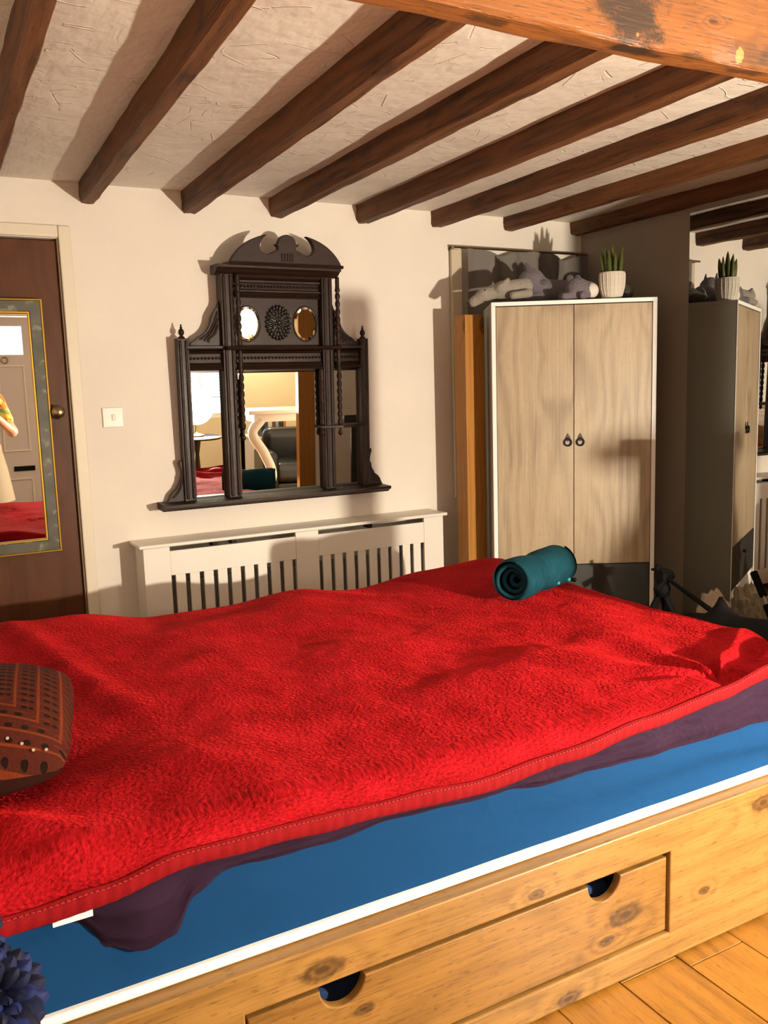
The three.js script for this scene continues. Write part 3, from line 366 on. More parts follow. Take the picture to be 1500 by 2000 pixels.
// soft toys on the wardrobe
{
  const eye = std('#0a0808', 0.2), nose = std('#2a2224', 0.5);
  // long pale toy whose head hangs over the left end
  const A = thing('plush_toy', 'pale long-nosed plush toy drooping over the left end of the wardrobe', 'soft toy', onWardrobe(-0.345, WT + 0.012, -0.07), WA);
  mesh('plush_body', nets(union([cone([0.13, 0.07, -0.05], [0.02, 0.055, -0.01], 0.04, 0.04), cone([0.02, 0.055, -0.01], [-0.075, 0.03, 0.0], 0.034, 0.029), cone([-0.075, 0.03, 0], [-0.125, 0.0, 0.0], 0.03, 0.024), cone([0.0, 0.06, 0.03], [0.04, 0.095, 0.03], 0.016, 0.01), cone([0.0, 0.06, -0.04], [0.04, 0.09, -0.05], 0.016, 0.01), cone([0.14, 0.03, 0.02], [0.06, 0.02, 0.05], 0.02, 0.018)], 0.02), [-0.17, -0.05, -0.11], [0.23, 0.14, 0.1], 0.008), M.plushPale, A);
  mesh('plush_eye', new THREE.SphereGeometry(0.0055, 10, 8), eye, A, [-0.07, 0.05, 0.024]); mesh('plush_nose', new THREE.SphereGeometry(0.013, 12, 8).scale(1, 0.8, 1), nose, A, [-0.146, -0.006, 0.004]);
  // grey toy lying on its front, pointed ear
  const Bt = thing('plush_toy', 'grey plush toy with a pointed ear lying in front of the curtain', 'soft toy', onWardrobe(-0.09, WT + 0.004, -0.24), WA);
  mesh('plush_body', nets(union([egg([-0.075, 0.115, 0], [0.066, 0.062, 0.06]), cone([-0.045, 0.07, 0], [0.12, 0.055, 0], 0.055, 0.058), cone([0.12, 0.055, 0], [0.19, 0.045, -0.02], 0.05, 0.035), cone([-0.03, 0.03, 0.05], [-0.13, 0.022, 0.075], 0.024, 0.022), cone([0.1, 0.03, 0.05], [0.06, 0.022, 0.1], 0.026, 0.022)], 0.025), [-0.19, -0.01, -0.1], [0.26, 0.2, 0.14], 0.009), M.plushGrey, Bt);
  for (const z of [-0.03, 0.03]) mesh('plush_ear', lathe([[0, 0.062], [0.006, 0.055], [0.018, 0.02], [0.02, 0]].reverse(), 12).scale(1, 1, 0.55), M.plushGrey, Bt, [-0.085, 0.145, z], [0, 0, 0.35]);
  mesh('plush_muzzle', new THREE.SphereGeometry(0.028, 14, 10).scale(1.1, 0.8, 1), M.plushGrey, Bt, [-0.03, 0.1, 0.03]); mesh('plush_eye', new THREE.SphereGeometry(0.006, 10, 8), eye, Bt, [-0.085, 0.128, 0.05]);
  // grey and white toy beside the pot
  const Ct = thing('plush_toy', 'round grey plush toy with a white belly beside the succulent pot', 'soft toy', onWardrobe(0.04, WT + 0.003, -0.085), WA);
  mesh('plush_body', nets(union([egg([-0.01, 0.055, 0], [0.055, 0.055, 0.055]), egg([0.045, 0.045, 0], [0.045, 0.044, 0.045]), cone([-0.03, 0.02, 0.03], [-0.08, 0.018, 0.05], 0.02, 0.017), cone([0.02, 0.02, 0.04], [0.0, 0.018, 0.075], 0.018, 0.016)], 0.02), [-0.12, -0.01, -0.08], [0.12, 0.13, 0.11], 0.008), M.plushGrey, Ct);
  mesh('plush_belly', new THREE.SphereGeometry(0.04, 16, 12).scale(1, 0.95, 0.9), std('#d8d0c6', 0.95), Ct, [0.052, 0.044, 0.012]);
  for (const s of [-1, 1]) mesh('plush_ear', new THREE.SphereGeometry(0.018, 12, 8).scale(1, 1, 0.5), M.plushGrey, Ct, [-0.025 + 0.02 * s, 0.105, -0.01 * s]);
  // rounded toy at the right end, seen in the mirror
  const Dt = thing('plush_toy', 'dark round plush toy at the back right of the wardrobe, seen in the mirror', 'soft toy', onWardrobe(0.29, WT + 0.002, -0.29), WA);
  mesh('plush_body', nets(union([egg([0, 0.05, 0], [0.06, 0.05, 0.07]), cone([0, 0.04, 0.06], [0, 0.03, 0.1], 0.03, 0.024)], 0.02), [-0.09, -0.01, -0.1], [0.09, 0.12, 0.15], 0.009), std('#5f5c58', 0.95, { bumpMap: pileBump, bumpScale: 0.006 }), Dt);
  mesh('plush_tail', new THREE.SphereGeometry(0.02, 10, 8), M.plushPale, Dt, [0, 0.05, -0.07]);
}

// ------------------------------------------------------------------ mirror panels on the right wall
[[0.79, 1.44], [1.442, 2.01], [2.012, 2.58]].forEach(([a, b], i) => { tag(mesh('mirror_panel', box3(XR - 0.006, XR - 0.0005, 0.012, 2.2, a, b, 0.0005, 'y'), M.mirror), ['tall frameless mirror panel on the right wall, nearest the wardrobe', 'middle tall mirror panel on the right wall beside the bed', 'tall mirror panel on the right wall nearest the cross beam'][i], 'mirror', 'mirror panels on the right wall'); });

// ------------------------------------------------------------------ bed
const BX0 = -0.22, BX1 = 2.17, BZ0 = 0.94, BZ1 = 2.518;
{
  const b = thing('bed_frame', 'golden pine bed frame with a drawer in its long side', 'bed', [0, 0, 0]);
  const s = new THREE.Shape([[BX0, 0.008], [BX1, 0.008], [BX1, 0.37], [BX0, 0.37]].map((p) => new THREE.Vector2(...p)));
  const g = new THREE.ExtrudeGeometry((s.holes.push(new THREE.Path([[0.43, 0.078], [0.43, 0.287], [1.493, 0.287], [1.493, 0.078]].map((p) => new THREE.Vector2(...p)))), s), { depth: 0.042, bevelEnabled: true, bevelSize: 0.004, bevelThickness: 0.004, bevelOffset: -0.004, bevelSegments: 2 }).translate(0, 0, BZ1 - 0.046);
  mesh('side_rail', muv(g, 'x', [0.3, 0]), M.pine, b);
  mesh('side_rail', box3(BX0, BX1, 0.008, 0.37, BZ0, BZ0 + 0.045, 0.004), M.pine, b);
  mesh('foot_board', box3(BX1 - 0.045, BX1 - 0.001, 0.01, 0.369, BZ0 + 0.046, BZ1 - 0.047, 0.004, 'z'), M.pine, b);
  mesh('head_board', box3(BX0 - 0.045, BX0 - 0.001, 0.008, 1.0, BZ0, BZ1, 0.008, 'z'), M.pine, b);
  for (let i = 0; i < 12; i++) mesh('slat', box3(BX0 + 0.06 + i * 0.19, BX0 + 0.14 + i * 0.19, 0.335, 0.351, BZ0 + 0.046, BZ1 - 0.047, 0.002, 'z'), M.pine, b);
  for (const x of [BX0 + 0.03, BX1 - 0.09]) for (const z of [BZ0 + 0.06, BZ1 - 0.11]) mesh('leg', box3(x, x + 0.05, 0.001, 0.33, z, z + 0.05, 0.004, 'y'), M.pine, b);
  // drawer front with two finger notches
  const d = new THREE.Shape(); d.moveTo(0.436, 0.084); d.lineTo(1.488, 0.084); d.lineTo(1.488, 0.272); d.lineTo(1.342, 0.272); d.absarc(1.292, 0.272, 0.048, 0, Math.PI, true); d.lineTo(0.676, 0.272); d.absarc(0.628, 0.272, 0.048, 0, Math.PI, true); d.lineTo(0.436, 0.272); d.lineTo(0.436, 0.084);
  const dg = muv(new THREE.ExtrudeGeometry(d, { depth: 0.016, bevelEnabled: true, bevelSize: 0.003, bevelThickness: 0.003, bevelOffset: -0.003, bevelSegments: 2, curveSegments: 18 }).translate(0, 0, BZ1 - 0.026), 'x', [-0.43, 0]);
  const dw = mesh('drawer', dg, M.pineDrawer, b);
  for (const [n, q] of [['drawer_base', [0.44, 1.484, 0.088, 0.098, 1.95, BZ1 - 0.03]], ['drawer_side', [0.44, 0.452, 0.098, 0.22, 1.95, BZ1 - 0.03]], ['drawer_side', [1.472, 1.484, 0.098, 0.22, 1.95, BZ1 - 0.03]], ['drawer_back', [0.452, 1.472, 0.098, 0.22, 1.95, 1.962]]]) mesh(n, box3(...q, 0.001), M.pine, dw);
}
tag(mesh('folded_blanket', merge(...[0, 1, 2].map((k) => new RoundedBoxGeometry(0.82, 0.042, 0.36, 3, 0.02).translate(0.93 + 0.01 * k, 0.121 + 0.043 * k, 2.285))), std('#1f3d72', 0.9, { bumpMap: weave, bumpScale: 0.002 })), 'dark blue folded blanket inside the bed drawer, showing through a notch', 'blanket');
const MX0 = -0.16, MX1 = 2.115, MZ0 = 0.995, MZ1 = 2.473;
{
  const m = thing('mattress', 'mattress in a blue fitted sheet above a white base edge', 'mattress', [0, 0, 0]);
  // fitted sheet: a rounded slab with pulled horizontal folds towards the foot
  const prof = []; const R = 0.055, y0 = 0.387, y1 = 0.602;
  for (let i = 0; i <= 10; i++) prof.push([MZ1 - 0.004 * 0, mix(y0, y1 - R, i / 10)]); for (let i = 1; i <= 8; i++) { const a = i / 8 * Math.PI / 2; prof.push([MZ1 - R + R * Math.cos(a), y1 - R + R * Math.sin(a)]); } for (let i = 1; i <= 12; i++) prof.push([mix(MZ1 - R, MZ0 + R, i / 12), y1]); for (let i = 1; i <= 8; i++) { const a = Math.PI / 2 + i / 8 * Math.PI / 2; prof.push([MZ0 + R + R * Math.cos(a), y1 - R + R * Math.sin(a)]); } for (let i = 1; i <= 6; i++) prof.push([MZ0, mix(y1 - R, y0, i / 6)]);
  const n = prof.length - 1;
  const sheet = grid(160, n, (a, b) => { const x = mix(MX0, MX1, a), [z, y] = prof[Math.round(b * n)]; const side = z > MZ1 - 0.02 ? 1 : 0, f = side * (0.007 * Math.sin((y + 0.03 * nz(x * 2)) * 62 + x * 2.2) * sm(0.9, 1.9, x) * sm(0.37, 0.42, y) + 0.004 * fbm(x * 3, y * 9, 2, 3)); const endR = 0.05, e = x > MX1 - endR ? endR - Math.sqrt(Math.max(0, endR * endR - (x - MX1 + endR) ** 2)) : 0; return [x, y - (y > 0.56 ? e * 0.5 : 0), z + f - Math.sign(z - 1.7) * e * 0.6]; }, (a, b, q) => [q[0], q[1] + q[2]]);
  sheet.index.array.reverse(); sheet.computeVertexNormals();
  mesh('fitted_sheet', sheet, M.blue, m);
  for (const x of [MX0, MX1]) mesh('sheet_end', extr([[-(MZ1 - 0.03), 0.376], [-(MZ0 + 0.03), 0.376], [-(MZ0 + 0.03), 0.57], [-(MZ1 - 0.03), 0.57]], 0.01, 0.004).rotateY(Math.PI / 2).translate(x - 0.005, 0, 0), M.blue, m);
  mesh('base_edge', box3(MX0, MX1, 0.3715, 0.391, MZ0, 2.488, 0.008), M.white, m);
}
// hem line of the red blanket along the near side, and how far the purple cover hangs below it
const hemRaw = table([[-0.3, 0.57], [0.11, 0.568], [0.2, 0.574], [0.34, 0.595], [0.48, 0.592], [0.635, 0.586], [0.8, 0.579], [0.99, 0.569], [1.2, 0.582], [1.43, 0.602], [1.685, 0.624], [1.87, 0.652], [2.1, 0.665]]);
const hemY = (x) => hemRaw(x) + 0.012;
const purpleY = table([[-0.3, 0.58], [0.13, 0.58], [0.165, 0.53], [0.21, 0.475], [0.27, 0.456], [0.32, 0.468], [0.36, 0.53], [0.42, 0.55], [0.62, 0.545], [0.8, 0.552], [0.99, 0.539], [1.2, 0.527], [1.52, 0.518], [1.9, 0.516], [2.12, 0.52]]);
const farY = table([[-0.3, 0.7], [0.2, 0.7], [0.4, 0.7], [0.68, 0.652], [0.92, 0.652], [1.15, 0.672], [1.45, 0.642], [1.75, 0.675], [2.05, 0.69], [2.2, 0.668]]);
const ridge = (x, z, x0, z0, x1, z1, w, h) => { const dx = x1 - x0, dz = z1 - z0, l = dx * dx + dz * dz, t = clamp(((x - x0) * dx + (z - z0) * dz) / l), d = Math.hypot(x - x0 - dx * t, z - z0 - dz * t) / w; return h * Math.exp(-d * d) * Math.sin(Math.PI * clamp(0.12 + 0.76 * t)); };
function bedTop(x, z) {                         // height of the blanket's upper side
  let y = 0.662 + 0.02 * fbm(x * 1.7, z * 1.7, 5, 3) + 0.012 * fbm(x * 5, z * 5, 9, 3) - 0.012;
  y = mix(y, farY(x), sm(1.5, 0.98, z)) ;
  y += ridge(x, z, 0.2, 0.95, 0.42, 1.9, 0.05, 0.02) + ridge(x, z, -0.05, 2.2, 0.22, 2.45, 0.05, 0.026) + ridge(x, z, 0.6, 1.25, 1.15, 1.15, 0.08, 0.014) + ridge(x, z, 0.9, 1.9, 1.5, 1.65, 0.07, 0.008) + ridge(x, z, 1.2, 0.98, 1.5, 1.2, 0.05, 0.012) + ridge(x, z, 0.35, 2.1, 0.6, 2.42, 0.06, 0.01);
  for (const [cx, cz, rx, rz, h, turn] of [[1.42, 2.12, 0.36, 0.13, 0.022, -0.25], [0.5, 2.2, 0.2, 0.16, 0.018, 0], [0.64, 1.62, 0.13, 0.42, 0.016, 0.15], [1.12, 1.36, 0.4, 0.09, 0.013, 0.05], [1.85, 1.85, 0.16, 0.28, 0.012, 0], [1.0, 1.75, 0.22, 0.12, 0.01, -0.4], [0.25, 1.35, 0.1, 0.2, 0.014, 0.2], [1.72, 1.2, 0.2, 0.12, 0.008, 0.3]]) { const c = Math.cos(turn), q = Math.sin(turn), u = ((x - cx) * c + (z - cz) * q) / rx, w = (-(x - cx) * q + (z - cz) * c) / rz; y += h * Math.exp(-u * u - w * w); }
  const dx = x - 1.75, dz = z - 2.44, d = Math.hypot(dx, dz), a = Math.atan2(dz, dx);
  y += 0.02 * Math.exp(-d / 0.22) * sm(0.0, 0.05, d) * Math.cos(a * 9 + 0.8) - 0.025 * Math.exp(-((d / 0.05) ** 2));
  y += ridge(x, z, 1.8, 2.42, 2.12, 2.2, 0.035, 0.03) + ridge(x, z, 1.86, 2.46, 2.16, 2.36, 0.03, 0.028) - ridge(x, z, 1.83, 2.44, 2.12, 2.28, 0.02, 0.02);
  return y;
}
{
  const zs = [], zN = 2.42, zF = 0.985;            // path across the bed: [z, share of drop, side]
  for (let i = 0; i <= 8; i++) zs.push([0.935 + 0.004 * i / 8, 'f', 1 - i / 8]);
  for (let i = 1; i <= 6; i++) { const a = i / 6 * Math.PI / 2; zs.push([0.939 + 0.046 * (1 - Math.cos(a)), 'fc', 1 - Math.sin(a)]); }
  for (let i = 1; i <= 170; i++) zs.push([mix(zF, zN, i / 170), 't', 0]);
  for (let i = 1; i <= 12; i++) { const a = i / 12 * Math.PI / 2; zs.push([zN + 0.074 * Math.sin(a), 'n', 1 - Math.cos(a)]); }
  const xs = []; for (let i = 0; i <= 240; i++) xs.push([mix(-0.2, 2.11, i / 240), 0]); for (let i = 1; i <= 8; i++) { const a = i / 8 * Math.PI / 2; xs.push([2.11 + 0.06 * Math.sin(a), 0.06 * (1 - Math.cos(a))]); } for (let i = 1; i <= 8; i++) xs.push([2.172 + 0.006 * nz(i), 0.06 + 0.24 * i / 8]);
  const nu = xs.length - 1, nv = zs.length - 1;
  const surf = grid(nu, nv, (a, b) => {
    const [x, dx] = xs[Math.round(a * nu)], [z, side, k] = zs[Math.round(b * nv)], xx = Math.min(x, 2.11);
    let y = bedTop(xx, clamp(z, zF, zN)), zz = z;
    if (side === 'n') y = mix(y, hemY(xx) + 0.012, k); if (side === 'fc') y -= 0.05 * k; if (side === 'f') y -= 0.05 + 0.2 * k;
    if (side === 'n') zz += 0.006 * nz(x * 6) * k;
    return [x, y - dx, zz];
  }, (a, b, q) => { const k = zs[Math.round(b * nv)]; return [q[0], k[1] === 'n' ? zN + 0.11 * k[2] : k[0] + (k[1] === 't' ? 0 : -0.2 * k[2])]; });
  surf.index.array.reverse(); surf.computeVertexNormals();
  // under side, so that the blanket has thickness
  const low = surf.clone(), q = low.attributes.position, nn = surf.attributes.normal; const sgn = nn.getY(Math.floor(nn.count / 2)) > 0 ? 1 : -1; if (sgn < 0) { surf.index.array.reverse(); surf.computeVertexNormals(); }
  for (let i = 0; i < q.count; i++) q.setXYZ(i, q.getX(i) - 0.008 * surf.attributes.normal.getX(i), q.getY(i) - 0.008 * surf.attributes.normal.getY(i), q.getZ(i) - 0.008 * surf.attributes.normal.getZ(i));
  const bl = thing('red_blanket', 'bright red fleece blanket spread over the bed', 'blanket', [0, 0, 0]);
  mesh('fleece', surf, M.fleece, bl); mesh('fleece_underside', low, M.hem, bl);
  // bound hem: a flat padded band with a row of stitches
  const hem = grid(300, 20, (a, b) => { const x = mix(-0.2, 2.14, a), t = b * Math.PI * 2, y = hemY(x), puck = 0.0018 * Math.sin(x * 260) + 0.002 * nz(x * 30); return [x, y + 0.017 * Math.cos(t) * (1 + 0.2 * nz(x * 9)), 2.4985 + 0.006 * nz(x * 6) + (0.0085 + puck) * Math.sin(t)]; }, (a, b) => [a * 2.3, b * 0.07]);
  const h = mesh('hem', hem, M.hem, bl);
  const st = []; for (let i = 0; i < 260; i++) { const x = -0.2 + i * 0.009; st.push(new THREE.CapsuleGeometry(0.0011, 0.0042, 2, 5).rotateZ(Math.PI / 2).translate(x, hemY(x) + 0.0135, 2.5055 + 0.006 * nz(x * 6))); }
  const sm_ = mesh('stitching', merge(st), std('#9a2a26', 0.7), h); sm_.userData.kind = 'stuff';
  mesh('care_label', box3(0.125, 0.188, 0.553, 0.566, 2.495, 2.4965, 0.0005), M.white, bl);
}
{
  const g = grid(260, 40, (a, b) => { const x = mix(-0.2, 2.15, a), yb = purpleY(x), yt = Math.max(0.6, hemY(x) - 0.004), lump = Math.exp(-(((x - 0.27) / 0.1) ** 2)); const w1 = 0.006 * Math.sin(x * 23 + 3 * nz(x * 2, b)) + 0.008 * fbm(x * 7, b * 2.2, 4, 3) + lump * 0.034 * Math.sin(b * 3.0) + lump * 0.012 * Math.sin(b * 9 + x * 15) + 0.004 * Math.sin(x * 41 + 5 * b);
    if (b < 0.25) { const t = b / 0.25; return [x, 0.607, mix(2.25, 2.44, t)]; }
    const t = (b - 0.25) / 0.75; return [x + 0.006 * nz(x * 11, t * 3), (t < 0.2 ? mix(0.607, yt, t / 0.2) : mix(yt, yb, (t - 0.2) / 0.8)) + 0.004 * nz(x * 13) * t, 2.44 + 0.042 * sm(0, 0.2, t) + (w1 + 0.004) * sm(0.15, 0.6, t) * (0.4 + 0.6 * lump) - 0.008 * sm(0.8, 1, t)]; }, (a, b) => [a * 2.35, b * 0.25]);
  const low = g.clone(); const q = low.attributes.position; for (let i = 0; i < q.count; i++) q.setZ(i, q.getZ(i) - 0.004);
  const c = thing('duvet_cover', 'dark purple cover showing below the hem of the red blanket', 'duvet', [0, 0, 0]);
  mesh('cover_cloth', g, M.purple, c); mesh('cover_lining', low, M.purple, c);
  mesh('duvet_filling', new RoundedBoxGeometry(2.0, 0.02, 1.26, 3, 0.009).translate(0.84, 0.614, 1.62), M.purple, c);
}
// rolled teal throw
{
  const rl = thing('rolled_throw', 'rolled teal throw lying on the red blanket', 'throw', [1.9, 0.668, 1.5]);
  rl.rotation.y = 0.38;
  const L = 0.34, R0 = 0.078;
  mesh('roll', grid(60, 48, (a, b) => { const t = a * Math.PI * 2, x = mix(-L / 2, L / 2, b), e = Math.min(b, 1 - b) * 2, r = R0 * (0.9 + 0.1 * sm(0, 0.12, e)) * (1 + 0.05 * fbm(x * 9, Math.cos(t), Math.sin(t), 3)) - 0.01 * Math.exp(-(((x + 0.02) / 0.04) ** 2)); const y = R0 * 0.92 + r * Math.sin(t) * 0.94; return [x, Math.max(y, 0.002), r * Math.cos(t)]; }, (a, b) => [a * 0.43, b * L]), M.teal, rl);
  // spiral end of the roll
  for (const s of [-1, 1]) mesh('roll_end', grid(150, 5, (a, b) => { const t = a * Math.PI * 2 * 3.2, r = mix(0.01, R0 * 0.92, a) * (1 + 0.06 * nz(t * 0.7)), w = 0.0085; const k = (b - 0.5) * 2; return [s * (L / 2 - 0.004 + 0.007 * (1 - k * k) - 0.045 * Math.pow(1 - a, 1.3) + 0.005 * nz(t)), R0 * 0.92 + (r + k * w) * Math.sin(t) * 0.94, (r + k * w) * Math.cos(t)]; }), M.teal, rl);
  for (const [x, z] of [[0.05, 0.05], [0.12, 0.055]]) mesh('fastening_tab', bx(0.014, 0.012, 0.012, 0.004), std('#2c9aa0', 0.4), rl, [x, 0.03, z + 0.012]);
}
// embroidered cushion
{
  const cu = thing('cushion', 'rust-brown embroidered cushion with zigzag stitching and small mirrors', 'cushion', [0.03, 0.752, 2.03]);
  cu.rotation.set(0.14, -0.195, -0.04, 'YXZ');
  const w = 0.212, d = 0.212, th = 0.1;
  const rust = hex('#3d170e'), rib = hex('#642a12'), dk = hex('#140806');
  const tex = (() => { const c = document.createElement('canvas'); c.width = c.height = 1024; const g = c.getContext('2d'); const css = (q) => '#' + new THREE.Color(...q).getHexString(); g.fillStyle = css(rust); g.fillRect(0, 0, 1024, 1024);
    // nested chevrons in raised cord with rows of dark eyelets between them
    for (let k = -1; k < 13; k++) { const s = 110 + k * 105; g.strokeStyle = css(rib); g.lineWidth = 13; g.beginPath(); g.moveTo(s, -10); g.lineTo(s + 40, 180 + k * 88); g.lineTo(-20, 60 + k * 88); g.stroke();
      g.fillStyle = css(dk); for (let i = 0; i < 14; i++) { const t = i / 13; g.beginPath(); g.ellipse(s + 40 + 40 * t, t * (180 + k * 88), 15, 11, 0, 0, 7); g.fill(); g.beginPath(); g.ellipse(s + 74 + 40 * t, t * (180 + k * 88), 13, 10, 0, 0, 7); g.fill(); g.beginPath(); g.ellipse((s + 60) * (1 - t), 235 + k * 88 - 100 * t, 17, 13, 0.2, 0, 7); g.fill(); }
      g.strokeStyle = css(mix3(rust, rib, 0.7)); g.lineWidth = 5; for (let i = 0; i < 14; i++) { const y = (i + 0.5) / 13 * (180 + k * 88); g.beginPath(); g.moveTo(s + 14, y); g.lineTo(s + 96, y + 8); g.stroke(); } }
    for (let i = 0; i < 26000; i++) { const a = rr(0, 6.3), x = rr(0, 1024), y = rr(0, 1024); g.strokeStyle = rnd() < 0.5 ? `rgba(20,8,5,${rr(0.05, 0.3)})` : `rgba(150,72,36,${rr(0.05, 0.25)})`; g.lineWidth = 1.5; g.beginPath(); g.moveTo(x, y); g.lineTo(x + 7 * Math.cos(a), y + 7 * Math.sin(a)); g.stroke(); }
    const t = new THREE.CanvasTexture(c); t.colorSpace = THREE.SRGBColorSpace; t.wrapS = t.wrapT = THREE.MirroredRepeatWrapping; return t; })();
  function mix3(a, b, t) { return [0, 1, 2].map((k) => mix(a[k], b[k], t)); }
  const shape = (s) => { const g = grid(48, 48, (a, b) => { const u = a * 2 - 1, v = b * 2 - 1, e = Math.pow(Math.max(0, (1 - u * u) * (1 - v * v)), 0.46); return [u * w * (1 - 0.07 * v ** 4), s * th * e, v * d * (1 - 0.07 * u ** 4)]; }, (a, b) => [a, 1 - b]); if (s > 0) { g.index.array.reverse(); g.computeVertexNormals(); } const m = g.attributes.normal.getY(24 * 49 + 24) * s < 0; if (m) { g.index.array.reverse(); g.computeVertexNormals(); } return g; };
  mesh('cushion_front', shape(1), std(0xffffff, 0.9, { map: tex, bumpMap: tex, bumpScale: 0.006, specularIntensity: 0.2 }), cu); mesh('cushion_back', shape(-1), std('#2c130e', 0.9, { specularIntensity: 0.2 }), cu);
  for (const [x, z] of [[0.105, 0.165], [0.13, 0.174], [0.15, 0.184], [0.172, 0.18]]) { const u = x / w, v = z / d, y = th * Math.pow((1 - u * u) * (1 - v * v), 0.46); mesh('mirror_disc', new THREE.CylinderGeometry(0.003, 0.003, 0.002, 12).rotateX(0.9), std('#c9c2b8', 0.25, { metalness: 1 }), cu, [x, y + 0.001, z]); }
}
// blue artificial flowers by the head of the bed
{
  const F = thing('flower_bouquet', 'dark blue artificial dahlias with green leaves in the bottom left corner', 'flowers', [-0.062, 0, 2.73]);
  mesh('vase', lathe([[0, 0.001], [0.075, 0.001], [0.085, 0.02], [0.1, 0.15], [0.085, 0.3], [0.05, 0.38], [0.06, 0.42], [0.054, 0.42], [0.045, 0.38], [0, 0.36]], 28), std('#23304a', 0.35), F);
  const petal = grid(6, 10, (a, b) => { const u = a * 2 - 1, w = 0.017 * Math.pow(Math.sin(Math.PI * Math.pow(b, 0.9)), 0.6) * (0.5 + 0.5 * b) + 0.0012; return [u * w, 0.05 * b, 0.012 * u * u * b + 0.012 * b * b]; });
  const pm = [std('#0c1434', 0.7, { specularIntensity: 0.4 }), std('#0a1028', 0.7, { specularIntensity: 0.4 }), std('#142150', 0.65, { specularIntensity: 0.4 })].map((m) => (m.side = THREE.DoubleSide, m));
  const leafM = std('#39602b', 0.5, { side: THREE.DoubleSide }), leaf = grid(6, 12, (a, b) => { const u = a * 2 - 1, w = 0.022 * Math.sin(Math.PI * Math.pow(b, 0.7)); return [u * w, 0.1 * b, 0.01 * u * u + 0.025 * b * b]; });
  for (const [x, y, z, s, ax, az, n] of [[0.085, 0.625, 0.01, 1.1, 0.7, -0.35, 54], [0.06, 0.69, -0.05, 0.8, 0.5, -0.3, 40], [-0.06, 0.68, 0.03, 1.1, 0.6, 0.3, 40]]) {
    mesh('stem', tube([[0, 0.36, 0], [x * 0.5, 0.5, z * 0.5], [x, y - 0.01, z]], 0.004, 12, 6), leafM, F);
    const bl = mesh('bloom', new THREE.SphereGeometry(0.022 * s, 14, 10), pm[1], F, [x, y, z], [ax, 0, az]);
    for (let i = 0; i < n; i++) { const t = i / n, a = i * 2.39996, el = mix(0.15, 1.75, t); const p = mesh('petal', petal, pm[i % 3], bl, [0.014 * s * Math.sin(el) * Math.sin(a), 0.014 * s * Math.cos(el), 0.014 * s * Math.sin(el) * Math.cos(a)]); p.rotation.set(el, a, 0, 'YXZ'); p.scale.setScalar(s * mix(0.65, 1.15, t)); }
  }
  for (const [x, y, z, a, b] of [[0.02, 0.56, 0.06, 1.9, 0.4], [0.05, 0.52, 0.05, 2.3, 0.9], [0.02, 0.72, -0.1, 0.5, 0.6], [-0.05, 0.55, 0.05, 1.7, -0.5]]) mesh('leaf', leaf, leafM, F, [x, y, z], [a, b, 0]);
  mesh('yellow_petal', petal, std('#d8cf2a', 0.6, { side: THREE.DoubleSide }), F, [0.018, 0.7, 0.02], [0.6, 0.5, -0.4]);
}

